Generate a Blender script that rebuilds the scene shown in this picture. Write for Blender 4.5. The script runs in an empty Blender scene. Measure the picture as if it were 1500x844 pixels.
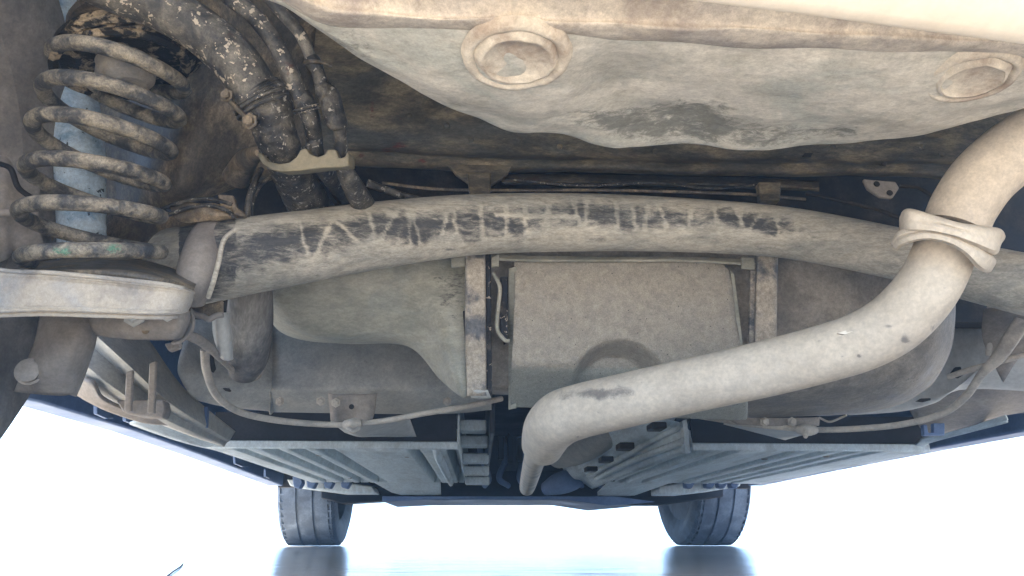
import bpy, bmesh, math, random
from mathutils import Vector, Matrix, noise
random.seed(7)
scene = bpy.context.scene
COL = scene.collection
R = math.radians

# ---------------------------------------------------------------- camera
F = 1100.0
CAM = Vector((0.0, 0.0, 0.030))
PITCH, YAW = R(18.40), R(-2.47)
cam_d = bpy.data.cameras.new('camera')
cam_d.sensor_width = 36.0
cam_d.lens = 36.0 * F / 1500.0
cam_d.clip_start = 0.01
cam_d.clip_end = 3000
cam = bpy.data.objects.new('camera', cam_d)
COL.objects.link(cam)
cam.location = CAM
cam.rotation_euler = (R(90) + PITCH, 0, YAW)
scene.camera = cam
ROT = Matrix.Rotation(YAW, 3, 'Z') @ Matrix.Rotation(R(90) + PITCH, 3, 'X')

# ---------------------------------------------------------------- sky, sun, exposure
SUN_EL, SUN_AZ = 66, 200           # azimuth clockwise from +Y (the car's nose): sun stands behind the car
world = bpy.data.worlds.new('World')
scene.world = world
world.use_nodes = True
wn = world.node_tree
bg = wn.nodes['Background']
sky = wn.nodes.new('ShaderNodeTexSky')
sky.sky_type = 'NISHITA'
sky.sun_disc = False
sky.sun_elevation = R(SUN_EL)
sky.sun_rotation = R(SUN_AZ)
sky.dust_density = 1.5
wn.links.new(sky.outputs[0], bg.inputs[0])
bg.inputs[1].default_value = 0.15
sun_d = bpy.data.lights.new('sun', 'SUN')
sun_d.energy = 4.5
sun_d.angle = R(0.5)
sun_d.color = (1.0, 0.93, 0.82)
sun = bpy.data.objects.new('sun', sun_d)
COL.objects.link(sun)
sd = Vector((math.sin(R(SUN_AZ)) * math.cos(R(SUN_EL)), math.cos(R(SUN_AZ)) * math.cos(R(SUN_EL)), math.sin(R(SUN_EL))))
sun.rotation_euler = sd.to_track_quat('Z', 'Y').to_euler()
scene.view_settings.view_transform = 'Standard'
scene.view_settings.look = 'None'
scene.view_settings.gamma = 1.0
scene.view_settings.use_curve_mapping = False
scene.view_settings.exposure = 2.95
scene.render.engine = 'CYCLES'
scene.cycles.max_bounces = 10
scene.cycles.diffuse_bounces = 6

# ---------------------------------------------------------------- helpers
def ray(px, py):
    return ROT @ Vector(((px - 750) / F, (422 - py) / F, -1.0))
def U(px, py, Y):
    d = ray(px, py); return CAM + d * ((Y - CAM.y) / d.y)
def UZ(px, py, Z):
    d = ray(px, py); return CAM + d * ((Z - CAM.z) / d.z)
def UX(px, py, X):
    d = ray(px, py); return CAM + d * ((X - CAM.x) / d.x)
FWD = ROT @ Vector((0, 0, -1))
def pxm(p):            # metres per photo pixel at point p
    return (p - CAM).dot(FWD) / F
ROTI = ROT.transposed()
def proj(p):
    c = ROTI @ (p - CAM)
    return 750 + F * c.x / -c.z, 422 - F * c.y / -c.z

def cr(a, b, c, d, t):
    return 0.5 * ((2 * b) + (c - a) * t + (2 * a - 5 * b + 4 * c - d) * t * t + (3 * b - a - 3 * c + d) * t ** 3)
def smooth(seq, sub):
    """Catmull-Rom through a list of Vectors / floats"""
    out = []
    n = len(seq)
    if n < 3:
        for k in range(sub * (n - 1) + 1):
            t = k / (sub * (n - 1)); out.append(seq[0] * (1 - t) + seq[-1] * t)
        return out
    for i in range(n - 1):
        a = seq[i - 1] if i else seq[0] * 2 - seq[1]
        d = seq[i + 2] if i + 2 < n else seq[n - 1] * 2 - seq[n - 2]
        for k in range(sub):
            out.append(cr(a, seq[i], seq[i + 1], d, k / sub))
    out.append(seq[-1])
    return out

def link(name, me, mat, parent, smooth_sh=True, auto=None):
    o = bpy.data.objects.new(name, me)
    COL.objects.link(o)
    if mat: me.materials.append(mat)
    if smooth_sh:
        for p in me.polygons: p.use_smooth = True
        if auto:
            me.set_sharp_from_angle(angle=R(auto))
    if parent: o.parent = parent
    return o

def mesh_from(name, verts, faces, mat, parent, smooth_sh=True, auto=None, attr=None):
    me = bpy.data.meshes.new(name)
    me.from_pydata([tuple(v) for v in verts], [], faces)
    me.validate(); me.update()
    if attr:
        for k, vals in attr.items():
            a = me.attributes.new(k, 'FLOAT', 'POINT')
            a.data.foreach_set('value', vals)
    return link(name, me, mat, parent, smooth_sh, auto)

def sweep(name, cen, rad, mat, parent, n=20, squash=None, attr=None, auto=50, inner=0.0):
    """round bar through centres with per-point radii; capped"""
    verts = []; faces = []
    N = len(cen)
    t0 = (cen[1] - cen[0]).normalized()
    ref = Vector((0, 0, 1)) if abs(t0.z) < 0.8 else Vector((1, 0, 0))
    nx = (ref - t0 * ref.dot(t0)).normalized()
    at = {k: [] for k in (attr or {})}
    for i in range(N):
        a = cen[max(i - 1, 0)]; b = cen[min(i + 1, N - 1)]
        t = (b - a).normalized()
        nx = (nx - t * nx.dot(t)).normalized()
        ny = t.cross(nx)
        for k in range(n):
            th = 2 * math.pi * k / n
            sx, sy = (1, 1) if squash is None else squash(i / (N - 1))
            p = cen[i] + nx * (math.cos(th) * rad[i] * sx) + ny * (math.sin(th) * rad[i] * sy)
            verts.append(p)
            for kk, fn in (attr or {}).items(): at[kk].append(fn(p, i / (N - 1), th))
    for i in range(N - 1):
        for k in range(n):
            k2 = (k + 1) % n
            faces.append((i * n + k, i * n + k2, (i + 1) * n + k2, (i + 1) * n + k))
    faces.append(tuple(range(n - 1, -1, -1)))
    faces.append(tuple((N - 1) * n + k for k in range(n)))
    return mesh_from(name, verts, faces, mat, parent, True, auto, at or None)

def tube(name, pts, mat, parent, sub=8, n=20, mod=None, **kw):
    """pts: (px, py, Y, width_px) in photo pixels at world distance Y"""
    c = [U(p[0], p[1], p[2]) for p in pts]
    r = [p[3] * 0.5 * pxm(q) for p, q in zip(pts, c)]
    c = smooth(c, sub); r = smooth(r, sub)
    if mod: r = [x * mod(i / (len(r) - 1)) for i, x in enumerate(r)]
    return sweep(name, c, r, mat, parent, n=n, **kw)

def wire(name, pts, rad, mat, parent, sub=8, n=10):
    c = smooth(pts, sub)
    return sweep(name, c, [rad] * len(c), mat, parent, n=n)

def patch(name, rows, mat, parent, su=6, sv=6, thick=0.003, world_pts=False, bump=None, attr=None, offset=-1, auto=40):
    """smooth sheet through rows of (px, py, Y); given thickness"""
    P = [[(q if world_pts else U(*q)) for q in row] for row in rows]
    P = [smooth(r, su) for r in P]
    cols = list(zip(*P))
    cols = [smooth(list(c), sv) for c in cols]
    nu = len(cols); nv = len(cols[0])
    verts = []; faces = []
    at = {k: [] for k in (attr or {})}
    for i in range(nu):
        for j in range(nv):
            p = cols[i][j]
            if bump:
                x, y = proj(p); p = bump(p, x, y)
            verts.append(p)
            for kk, fn in (attr or {}).items():
                x, y = proj(p); at[kk].append(fn(p, x, y))
    for i in range(nu - 1):
        for j in range(nv - 1):
            faces.append((i * nv + j, i * nv + j + 1, (i + 1) * nv + j + 1, (i + 1) * nv + j))
    o = mesh_from(name, verts, faces, mat, parent, True, auto, at or None)
    # make the sheet face the camera side
    me = o.data
    s = sum((CAM - p.center).dot(p.normal) * p.area for p in me.polygons)
    if s < 0: me.flip_normals()
    if thick:
        m = o.modifiers.new('s', 'SOLIDIFY'); m.thickness = thick; m.offset = offset
    return o

def prism(name, pts, vec, mat, parent, bev=0.0015, seg=2):
    """polygon of world points extruded by vec, edges rounded"""
    bm = bmesh.new()
    a = [bm.verts.new(p) for p in pts]; b = [bm.verts.new(p + vec) for p in pts]
    n = len(pts)
    bm.faces.new(a); bm.faces.new(list(reversed(b)))
    for i in range(n):
        bm.faces.new((a[i], b[i], b[(i + 1) % n], a[(i + 1) % n]))
    bmesh.ops.recalc_face_normals(bm, faces=bm.faces)
    me = bpy.data.meshes.new(name); bm.to_mesh(me); bm.free()
    o = link(name, me, mat, parent, True, 35)
    if bev:
        m = o.modifiers.new('b', 'BEVEL'); m.width = bev; m.segments = seg; m.limit_method = 'ANGLE'; m.harden_normals = False
    return o
def pprism(name, pp, vec, mat, parent, **kw):
    return prism(name, [U(*q) for q in pp], Vector(vec), mat, parent, **kw)

def box(name, lo, hi, mat, parent, bev=0.002):
    x0, y0, z0 = lo; x1, y1, z1 = hi
    return prism(name, [Vector((x0, y0, z0)), Vector((x1, y0, z0)), Vector((x1, y1, z0)), Vector((x0, y1, z0))], Vector((0, 0, z1 - z0)), mat, parent, bev=bev)

def lathe(name, origin, axis, prof, mat, parent, n=40, auto=35):
    """prof: (radius, along axis) list"""
    axis = axis.normalized()
    ref = Vector((0, 0, 1)) if abs(axis.z) < 0.8 else Vector((1, 0, 0))
    u = (ref - axis * ref.dot(axis)).normalized(); v = axis.cross(u)
    verts = []; faces = []
    for r, h in prof:
        for k in range(n):
            th = 2 * math.pi * k / n
            verts.append(origin + axis * h + u * (math.cos(th) * r) + v * (math.sin(th) * r))
    for i in range(len(prof) - 1):
        for k in range(n):
            k2 = (k + 1) % n
            faces.append((i * n + k, (i + 1) * n + k, (i + 1) * n + k2, i * n + k2))
    if prof[0][0] > 1e-6: faces.append(tuple(range(n)))
    if prof[-1][0] > 1e-6: faces.append(tuple((len(prof) - 1) * n + k for k in range(n - 1, -1, -1)))
    o = mesh_from(name, verts, faces, mat, parent, True, auto)
    bm = bmesh.new(); bm.from_mesh(o.data); bmesh.ops.remove_doubles(bm, verts=bm.verts, dist=1e-6)
    bmesh.ops.recalc_face_normals(bm, faces=bm.faces); bm.to_mesh(o.data); bm.free()
    return o

def hexbolt(name, p, axis, r, mat, parent):
    axis = axis.normalized()
    return lathe(name, p, axis, [(r * 1.5, 0), (r * 1.5, r * .25), (r, r * .3), (r, r * .95), (r * .8, r * 1.15)], mat, parent, n=6, auto=20)

# ---------------------------------------------------------------- materials
def mat_dirt(name, base, dust, amount=0.5, scale=20, rough=0.75, metal=0.0, bump=0.15, speck=0.0, speckc=(0.5, 0.42, 0.33),
             stain=None, rust=0.0, aniso=(1, 1, 1), soft=0.12, spec=0.3, third=None, third_amt=0.3, holes=0.0, grain=0.25, sw=(0.84, 1.16)):
    m = bpy.data.materials.new(name); m.use_nodes = True
    nt = m.node_tree; N = nt.nodes; L = nt.links
    bs = N['Principled BSDF']
    tc = N.new('ShaderNodeTexCoord')
    mp = N.new('ShaderNodeMapping'); mp.inputs['Scale'].default_value = aniso
    L.new(tc.outputs['Object'], mp.inputs[0])
    def nz(sc, det=6, rg=0.6, dist=0.0, vec=mp):
        n = N.new('ShaderNodeTexNoise'); n.inputs['Scale'].default_value = sc; n.inputs['Detail'].default_value = det
        n.inputs['Roughness'].default_value = rg; n.inputs['Distortion'].default_value = dist
        L.new(vec.outputs[0], n.inputs['Vector']); return n.outputs['Fac']
    def ramp(src, lo, hi, a=0.0, b=1.0):
        r = N.new('ShaderNodeMapRange'); r.inputs[1].default_value = lo; r.inputs[2].default_value = hi
        r.inputs[3].default_value = a; r.inputs[4].default_value = b
        r.interpolation_type = 'SMOOTHSTEP'
        L.new(src, r.inputs[0]); return r.outputs[0]
    def ramp2(src, lo, hi, a, b):
        r = N.new('ShaderNodeMapRange'); r.inputs[1].default_value = lo; r.inputs[2].default_value = hi
        r.inputs[3].default_value = a; r.inputs[4].default_value = b; r.clamp = False
        L.new(src, r.inputs[0]); return r.outputs[0]
    def mix(fac, a, b):
        x = N.new('ShaderNodeMix'); x.data_type = 'RGBA'
        if isinstance(fac, float): x.inputs[0].default_value = fac
        else: L.new(fac, x.inputs[0])
        for v, i in ((a, 6), (b, 7)):
            if isinstance(v, tuple): x.inputs[i].default_value = (*v, 1)
            else: L.new(v, x.inputs[i])
        return x.outputs[2]
    def mul(a, b):
        x = N.new('ShaderNodeMath'); x.operation = 'MULTIPLY'
        for v, i in ((a, 0), (b, 1)):
            if isinstance(v, (int, float)): x.inputs[i].default_value = v
            else: L.new(v, x.inputs[i])
        return x.outputs[0]
    big = nz(scale, 8, 0.62, 0.3)
    th = 0.5 + (0.5 - amount) * 0.5
    f = ramp(big, th - soft, th + soft)
    col = mix(f, base, dust)
    if third:
        g = nz(scale * 0.45, 7, 0.65, 1.2)
        col = mix(mul(ramp(g, 0.45, 0.66), third_amt), col, third)
    fine = nz(scale * 9, 5, 0.7)
    med = nz(scale * 2.2, 6, 0.6, 0.6)
    if stain:
        at = N.new('ShaderNodeAttribute'); at.attribute_name = 'stain'
        st = nz(scale * 5.0, 10, 0.8, 0.5)
        ad = N.new('ShaderNodeMath'); ad.operation = 'ADD'
        st = ramp2(st, 0.3, 0.7, 0.06, 0.94); L.new(at.outputs['Fac'], ad.inputs[0]); L.new(st, ad.inputs[1])
        col = mix(ramp(ad.outputs[0], sw[0], sw[1]), col, stain)
        at2 = N.new('ShaderNodeAttribute'); at2.attribute_name = 'stain2'
        ad2 = N.new('ShaderNodeMath'); ad2.operation = 'ADD'
        L.new(at2.outputs['Fac'], ad2.inputs[0]); L.new(med, ad2.inputs[1])
        x = mix(0.0, dust, dust)
        col = mix(ramp(ad2.outputs[0], 0.93, 1.10), col, dust)
    # grain: value variation
    hs = N.new('ShaderNodeHueSaturation'); L.new(col, hs.inputs['Color'])
    L.new(ramp(fine, 0.3, 0.7, 1 - grain, 1 + grain), hs.inputs['Value'])
    col = hs.outputs[0]
    hs2 = N.new('ShaderNodeHueSaturation'); L.new(col, hs2.inputs['Color'])
    L.new(ramp(med, 0.3, 0.7, 1 - grain * 0.5, 1 + grain * 0.5), hs2.inputs['Value'])
    col = hs2.outputs[0]
    vf = nz(scale * 30, 3, 0.7)
    hs3 = N.new('ShaderNodeHueSaturation'); L.new(col, hs3.inputs['Color'])
    L.new(ramp(vf, 0.35, 0.65, 1 - grain * .6, 1 + grain * .5), hs3.inputs['Value'])
    col = hs3.outputs[0]
    if rust:
        rr = nz(scale * 0.8, 8, 0.7, 0.2)
        col = mix(mul(ramp(rr, 0.62, 0.68), rust), col, (0.11, 0.035, 0.02))
    if speck:
        fl = nz(scale * 4.2, 4, 0.55, 0.4)
        gate = ramp(nz(scale * .9, 3, 0.5), 0.40, 0.60, .0, .055 + .06 * speck)
        ad3 = N.new('ShaderNodeMath'); ad3.operation = 'ADD'; L.new(fl, ad3.inputs[0]); L.new(gate, ad3.inputs[1])
        col = mix(ramp(ad3.outputs[0], 0.675, 0.70), col, speckc)
    if holes:
        v = N.new('ShaderNodeTexVoronoi'); v.inputs['Scale'].default_value = scale * 1.3
        L.new(mp.outputs[0], v.inputs['Vector'])
        col = mix(mul(ramp(v.outputs['Distance'], 0.05, 0.09, 1, 0), holes), col, (0.015, 0.013, 0.012))
    L.new(col, bs.inputs['Base Color'])
    bs.inputs['Roughness'].default_value = rough
    bs.inputs['Metallic'].default_value = metal
    bs.inputs['Specular IOR Level'].default_value = spec
    L.new(ramp(big, 0.3, 0.7, max(rough - .15, .1), min(rough + .12, 1)), bs.inputs['Roughness'])
    # relief
    sm = N.new('ShaderNodeMath'); sm.operation = 'ADD'
    L.new(mul(f, 0.6), sm.inputs[0]); L.new(mul(fine, 0.35), sm.inputs[1])
    sm2 = N.new('ShaderNodeMath'); sm2.operation = 'ADD'
    L.new(sm.outputs[0], sm2.inputs[0]); L.new(mul(med, 0.7), sm2.inputs[1])
    b = N.new('ShaderNodeBump'); b.inputs['Strength'].default_value = min(bump * 3, 1); b.inputs['Distance'].default_value = 0.0012
    L.new(sm2.outputs[0], b.inputs['Height']); L.new(b.outputs[0], bs.inputs['Normal'])
    return m

DUST = (0.50, 0.42, 0.33)
M = {}
M['pan'] = mat_dirt('dusty_pan', (0.34, 0.325, 0.28), (0.56, 0.525, 0.46), 0.62, 16, 0.8, bump=.25, stain=(0.19, 0.188, 0.165), sw=(.74, 1.2), third=(0.33, 0.35, 0.32), third_amt=.6, soft=.2, grain=.14, aniso=(1, 1.6, 1.6))
M['plug'] = mat_dirt('dusty_plug', (0.36, 0.29, 0.23), (0.58, 0.52, 0.43), 0.6, 30, 0.8, bump=.2, grain=.12)
M['bumper'] = mat_dirt('dusty_bumper', (0.66, 0.58, 0.47), (0.72, 0.66, 0.56), 0.55, 6, 0.55, bump=.04, soft=.3, grain=.04)
M['flange'] = mat_dirt('dusty_flange', (0.36, 0.31, 0.265), (0.56, 0.50, 0.42), 0.58, 30, 0.8, bump=.2, third=(.28, .25, .24), third_amt=.5, grain=.15)
M['cross'] = mat_dirt('brown_underbody', (0.06, 0.052, 0.037), (0.22, 0.175, 0.11), 0.42, 20, 0.7, bump=.3, rust=.35, stain=(.10, .028, .02), aniso=(0.6, 1, 1.8), third=(.08, .08, .07), third_amt=.7, grain=.3)
M['rail'] = mat_dirt('brown_rail', (0.075, 0.062, 0.045), (0.24, 0.185, 0.12), 0.42, 24, 0.6, bump=.3, aniso=(1, 1, .6), grain=.35, spec=.5)
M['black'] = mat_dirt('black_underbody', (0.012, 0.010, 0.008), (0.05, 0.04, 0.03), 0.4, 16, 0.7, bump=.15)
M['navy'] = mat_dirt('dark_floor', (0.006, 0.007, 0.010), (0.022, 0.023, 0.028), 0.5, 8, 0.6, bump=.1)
M['beam'] = mat_dirt('beam_paint', (0.30, 0.29, 0.25), (0.44, 0.405, 0.335), 0.62, 24, 0.62, bump=.25, stain=(0.055, 0.056, 0.058), third=(.22, .225, .21), third_amt=.65, aniso=(.45, 1, 1.5), soft=.14, grain=.2, sw=(.56, 1.30))
M['exhaust'] = mat_dirt('dusty_exhaust', (0.52, 0.45, 0.36), (0.60, 0.53, 0.43), 0.6, 9, 0.7, bump=.1, third=(.36, .33, .3), third_amt=.22, soft=.3, grain=.11, stain=(.24, .215, .19), sw=(.72, 1.25))
M['exhaust_old'] = mat_dirt('scuffed_exhaust', (0.26, 0.23, 0.2), (0.56, 0.49, 0.40), 0.66, 16, 0.65, bump=.15, soft=.12, grain=.12)
M['weld'] = mat_dirt('rusty_weld', (0.22, 0.12, 0.07), (0.5, 0.42, 0.32), 0.5, 40, 0.8, bump=.3)
M['hose'] = mat_dirt('black_hose', (0.014, 0.014, 0.015), (0.15, 0.135, 0.11), 0.36, 70, 0.5, bump=.3, speck=.6, speckc=(.30, .28, .24), soft=.2)
M['filler'] = mat_dirt('dark_filler_pipe', (0.028, 0.029, 0.031), (0.22, 0.20, 0.165), 0.36, 55, 0.5, bump=.25, speck=.9, speckc=(.46, .40, .31), soft=.25, rust=.5)
M['spring'] = mat_dirt('spring_steel', (0.055, 0.057, 0.061), (0.30, 0.265, 0.205), 0.48, 62, 0.6, bump=.4, soft=.13, grain=.3, stain=(0.10, 0.22, 0.15))
M['rubber'] = mat_dirt('rubber_cup', (0.012, 0.011, 0.010), (0.32, 0.26, 0.18), 0.42, 55, 0.6, bump=.3, soft=.05)
M['arm'] = mat_dirt('dusty_arm', (0.16, 0.15, 0.14), (0.43, 0.375, 0.30), 0.70, 30, 0.7, bump=.2, soft=.2, third=(.3, .32, .34), third_amt=.5, grain=.1)
M['grey'] = mat_dirt('grey_dusty_metal', (0.20, 0.18, 0.165), (0.34, 0.30, 0.255), 0.55, 14, 0.75, bump=.15, soft=.2, grain=.12)
M['member'] = mat_dirt('member_grey', (0.31, 0.31, 0.29), (0.46, 0.445, 0.40), 0.5, 26, 0.7, bump=.15, soft=.25, grain=.12)
M['tyre2'] = mat_dirt('dusty_tyre_rubber', (0.10, 0.095, 0.09), (0.24, 0.22, 0.2), 0.5, 14, 0.8, bump=.2, soft=.25, grain=.15)
M['pale'] = mat_dirt('pale_dusty_metal', (0.42, 0.43, 0.42), (0.56, 0.55, 0.51), 0.5, 8, 0.7, bump=.12, soft=.25, grain=.1)
M['tank'] = mat_dirt('tank_plastic', (0.24, 0.24, 0.195), (0.42, 0.40, 0.33), 0.50, 26, 0.6, bump=.15, soft=.22, grain=.12, aniso=(.7, 1, 1.6), third=(.27, .29, .27), third_amt=.5, stain=(.12, .115, .1))
M['tank2'] = mat_dirt('tank_brown', (0.19, 0.17, 0.145), (0.31, 0.275, 0.23), 0.5, 26, 0.65, bump=.4, soft=.15, grain=.16, stain=(.1, .09, .08))
M['shield'] = mat_dirt('heat_shield', (0.27, 0.245, 0.205), (0.39, 0.355, 0.295), 0.55, 90, 0.8, bump=.3, soft=.3, grain=.2, holes=.9, third=(.48, .44, .38), third_amt=.15, stain=(.30, .305, .27))
M['strap'] = mat_dirt('strap_metal', (0.12, 0.125, 0.135), (0.42, 0.37, 0.30), 0.55, 22, 0.65, bump=.25, soft=.07)
M['blackstrip'] = mat_dirt('strap_rubber', (0.012, 0.013, 0.018), (0.16, 0.14, 0.12), 0.3, 40, 0.6, bump=.3, speck=.5)
M['damper'] = mat_dirt('blue_damper', (0.24, 0.36, 0.50), (0.52, 0.63, 0.72), 0.6, 34, 0.5, bump=.1, soft=.12, grain=.15, speck=.3, speckc=(.05, .07, .1))
M['sill'] = mat_dirt('sill_paint', (0.07, 0.12, 0.26), (0.15, 0.22, 0.36), 0.5, 9, 0.6, bump=.1, soft=.25, grain=.1)
M['tray'] = mat_dirt('undertray', (0.50, 0.60, 0.66), (0.64, 0.71, 0.74), 0.55, 12, 0.65, bump=.1, soft=.3, grain=.12, third=(.30, .33, .34), third_amt=.45, aniso=(1.6, .35, 1))
M['cable'] = mat_dirt('dusty_cable', (0.34, 0.31, 0.27), (0.52, 0.47, 0.40), 0.6, 40, 0.7, bump=.15, grain=.1)
M['clip'] = mat_dirt('clip_plastic', (0.11, 0.10, 0.07), (0.24, 0.21, 0.145), 0.5, 20, 0.6, bump=.1, grain=.1)
M['tyre'] = mat_dirt('tyre_rubber', (0.05, 0.065, 0.09), (0.12, 0.15, 0.19), 0.45, 18, 0.75, bump=.2, soft=.15, grain=.15)
M['rim'] = mat_dirt('wheel_steel', (0.30, 0.31, 0.33), (0.4, 0.4, 0.38), 0.5, 12, 0.45, metal=.3)
M['paint'] = mat_dirt('body_paint', (0.62, 0.60, 0.56), (0.68, 0.65, 0.6), 0.5, 3, 0.4, bump=.02, grain=.03, soft=.3)
M['glass'] = mat_dirt('window_glass', (0.02, 0.025, 0.03), (0.03, 0.035, 0.04), 0.5, 3, 0.15, bump=.0, grain=.03)
M['bush'] = mat_dirt('bushing', (0.05, 0.05, 0.055), (0.3, 0.28, 0.25), 0.4, 12, 0.7, bump=.1, aniso=(1, 1, .25), soft=.2)
M['twig'] = mat_dirt('twig', (0.12, 0.09, 0.06), (0.2, 0.16, 0.11), 0.5, 60, 0.8)

def ground_mat():
    m = bpy.data.materials.new('wet_concrete'); m.use_nodes = True
    nt = m.node_tree; N = nt.nodes; L = nt.links; bs = N['Principled BSDF']
    tc = N.new('ShaderNodeTexCoord')
    n = N.new('ShaderNodeTexNoise'); n.inputs['Scale'].default_value = 1.3; n.inputs['Detail'].default_value = 8
    L.new(tc.outputs['Object'], n.inputs['Vector'])
    r = N.new('ShaderNodeValToRGB')
    r.color_ramp.elements[0].position = .35; r.color_ramp.elements[0].color = (0.39, 0.355, 0.305, 1)
    r.color_ramp.elements[1].position = .65; r.color_ramp.elements[1].color = (0.51, 0.47, 0.41, 1)
    L.new(n.outputs['Fac'], r.inputs[0]); L.new(r.outputs[0], bs.inputs['Base Color'])
    mp = N.new('ShaderNodeMapping'); mp.inputs['Scale'].default_value = (5, 10, 1)
    L.new(tc.outputs['Object'], mp.inputs[0])
    n2 = N.new('ShaderNodeTexNoise'); n2.inputs['Scale'].default_value = 1.6; n2.inputs['Detail'].default_value = 3
    L.new(mp.outputs[0], n2.inputs['Vector'])
    b = N.new('ShaderNodeBump'); b.inputs['Strength'].default_value = 0.35; b.inputs['Distance'].default_value = 0.004
    L.new(n2.outputs['Fac'], b.inputs['Height']); L.new(b.outputs[0], bs.inputs['Normal'])
    bs.inputs['Roughness'].default_value = 0.13
    bs.inputs['Specular IOR Level'].default_value = 0.35
    return m

# ---------------------------------------------------------------- haze (bluish air volume added in place of lens glare)
def glare_haze():
    me = bpy.data.meshes.new('glare_haze')
    bm = bmesh.new()
    bmesh.ops.create_cube(bm, size=1, matrix=Matrix.Translation((0, 0, .4)) @ Matrix.Diagonal((124, 124, 2.8, 1)))
    bm.to_mesh(me); bm.free()
    o = bpy.data.objects.new('glare_haze', me); COL.objects.link(o)
    m = bpy.data.materials.new('glare_air'); m.use_nodes = True
    nt = m.node_tree; nt.nodes.remove(nt.nodes['Principled BSDF'])
    v = nt.nodes.new('ShaderNodeVolumePrincipled')
    v.inputs['Color'].default_value = (0.42, 0.67, 1.0, 1)
    v.inputs['Density'].default_value = HAZE
    v.inputs['Anisotropy'].default_value = 0.0
    nt.links.new(v.outputs[0], nt.nodes['Material Output'].inputs['Volume'])
    me.materials.append(m)
    o['kind'] = 'stuff'
HAZE = 0.046
glare_haze()

# ---------------------------------------------------------------- ground
me = bpy.data.meshes.new('ground')
S = 60
me.from_pydata([(-S, -S, 0), (S, -S, 0), (S, S, 0), (-S, S, 0)], [], [(0, 1, 2, 3)])
g = link('ground', me, ground_mat(), None, False)
g['kind'] = 'structure'

# ================================================================ the car
AX = 0.13                                   # the car's centre line
car = bpy.data.objects.new('car', None)
COL.objects.link(car)
car.location = (0, 0, 0)
car['label'] = 'dusty underside of a pale car with coil spring, rear beam and bent exhaust pipe'
car['category'] = 'car'
CAR = car

# ---- outer body: floor, sides, cabin (keeps sun and sky off the underbody)
def slab_profile(name, prof, x0, x1, mat, parent, bev=.02):
    return prism(name, [Vector((x0, y, z)) for y, z in prof], Vector((x1 - x0, 0, 0)), mat, parent, bev=bev)
body = slab_profile('body', [(.10, .66), (1.02, .66), (1.04, .56), (3.62, .56), (3.66, .70), (3.50, .86), (2.75, .98), (2.10, 1.42), (.75, 1.45), (.20, 1.1), (.06, .80)], AX - .80, AX + .80, M['paint'], CAR, .03)
for s in (-1, 1):
    x = AX + s * .803
    slab_profile('side_window', [(2.55, 1.02), (2.08, 1.36), (1.35, 1.37), (1.35, 1.02)], x - .004, x + .004, M['glass'], body, .002)
    slab_profile('side_window', [(1.28, 1.02), (1.28, 1.37), (.82, 1.38), (.50, 1.05)], x - .004, x + .004, M['glass'], body, .002)
box('floor_pan', (AX - .79, .98, .42), (AX + .79, 3.4, .44), M['navy'], CAR)
box('front_bulkhead', (AX - .50, 3.05, .19), (AX + .50, 3.10, .44), M['navy'], CAR)
box('rear_floor', (AX - .78, .20, .635), (AX + .78, 1.0, .645), M['rail'], CAR)
box('wheel_liner', (AX - .80, 2.62, .19), (AX - .34, 2.65, .44), M['navy'], CAR)
box('wheel_liner', (AX + .34, 2.62, .19), (AX + .80, 2.65, .44), M['navy'], CAR)
# front bumper
slab_profile('front_bumper', [(3.50, .20), (3.60, .21), (3.70, .35), (3.68, .60), (3.5, .60)], AX - .78, AX + .78, M['paint'], CAR, .02)

# ---- wheels
def wheel(cx, cy, yaw=0.0, name='wheel', inner=1, w=0.205, r=0.305, tm='tyre'):
    ax = Vector((1, 0, 0))
    hw = w / 2
    prof = [(r * .66, -hw * .86), (r * .74, -hw * 1.0), (r * .86, -hw * 1.06), (r * .95, -hw * .99), (r * .985, -hw * .86)]
    # tread with four grooves
    gs = [-.52, -.18, .18, .52]
    for gx in gs:
        x = gx * w * .8
        prof += [(r * (1 - .012 * abs(gx)), x - .0055), (r * .972, x - .004), (r * .972, x + .004), (r * (1 - .012 * abs(gx)), x + .0055)]
    prof += [(r * .985, hw * .86), (r * .95, hw * .99), (r * .86, hw * 1.06), (r * .74, hw * 1.0), (r * .66, hw * .86), (r * .63, 0), (r * .66, -hw * .86)]
    t = lathe('tyre', Vector((0, 0, 0)), ax, prof, M[tm], None, n=96, auto=28)
    # flatten the contact patch a touch
    for v in t.data.vertices:
        if v.co.z < -r * .978: v.co.z = -r * .978 - (-(v.co.z) - r * .978) * .2
    rimp = [(r * .665, -hw * .80), (r * .64, -hw * .72), (r * .60, -hw * .4), (r * .58, hw * .1), (r * .30, hw * .35), (0.0001, hw * .38)]
    rm = lathe('rim', Vector((0, 0, 0)), ax * inner, [(a, b) for a, b in rimp] , M['rim'], None, n=48)
    so = rm.modifiers.new('s', 'SOLIDIFY'); so.thickness = .004
    # shoulder cuts
    bm = bmesh.new()
    for k in range(60):
        for s in (-1, 1):
            th = 2 * math.pi * k / 60
            c = Vector((s * hw * .82, math.cos(th) * r * .984, math.sin(th) * r * .984))
            mm = Matrix.Translation(c) @ Matrix.Rotation(th, 4, 'X') @ Matrix.Diagonal((.020, .004, .009, 1))
            if math.sin(th) > -.97: bmesh.ops.create_cube(bm, size=1, matrix=mm)
    m2 = bpy.data.meshes.new('shoulder_block'); bm.to_mesh(m2); bm.free()
    if tm == 'tyre':
        sb = link('shoulder_block', m2, M['tyre'], t, False); sb['kind'] = 'stuff'
    root = t
    t.name = name
    rm.parent = t
    t.location = (cx, cy, r * .985)
    t.rotation_euler = (0, 0, yaw)
    t.parent = CAR
    return t
wl = wheel(AX - .766, 3.13, R(1.5), inner=1)
wr = wheel(AX + .770, 3.13, R(4.0), inner=-1)
wl.scale = wr.scale = (1, 1, 1)
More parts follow.
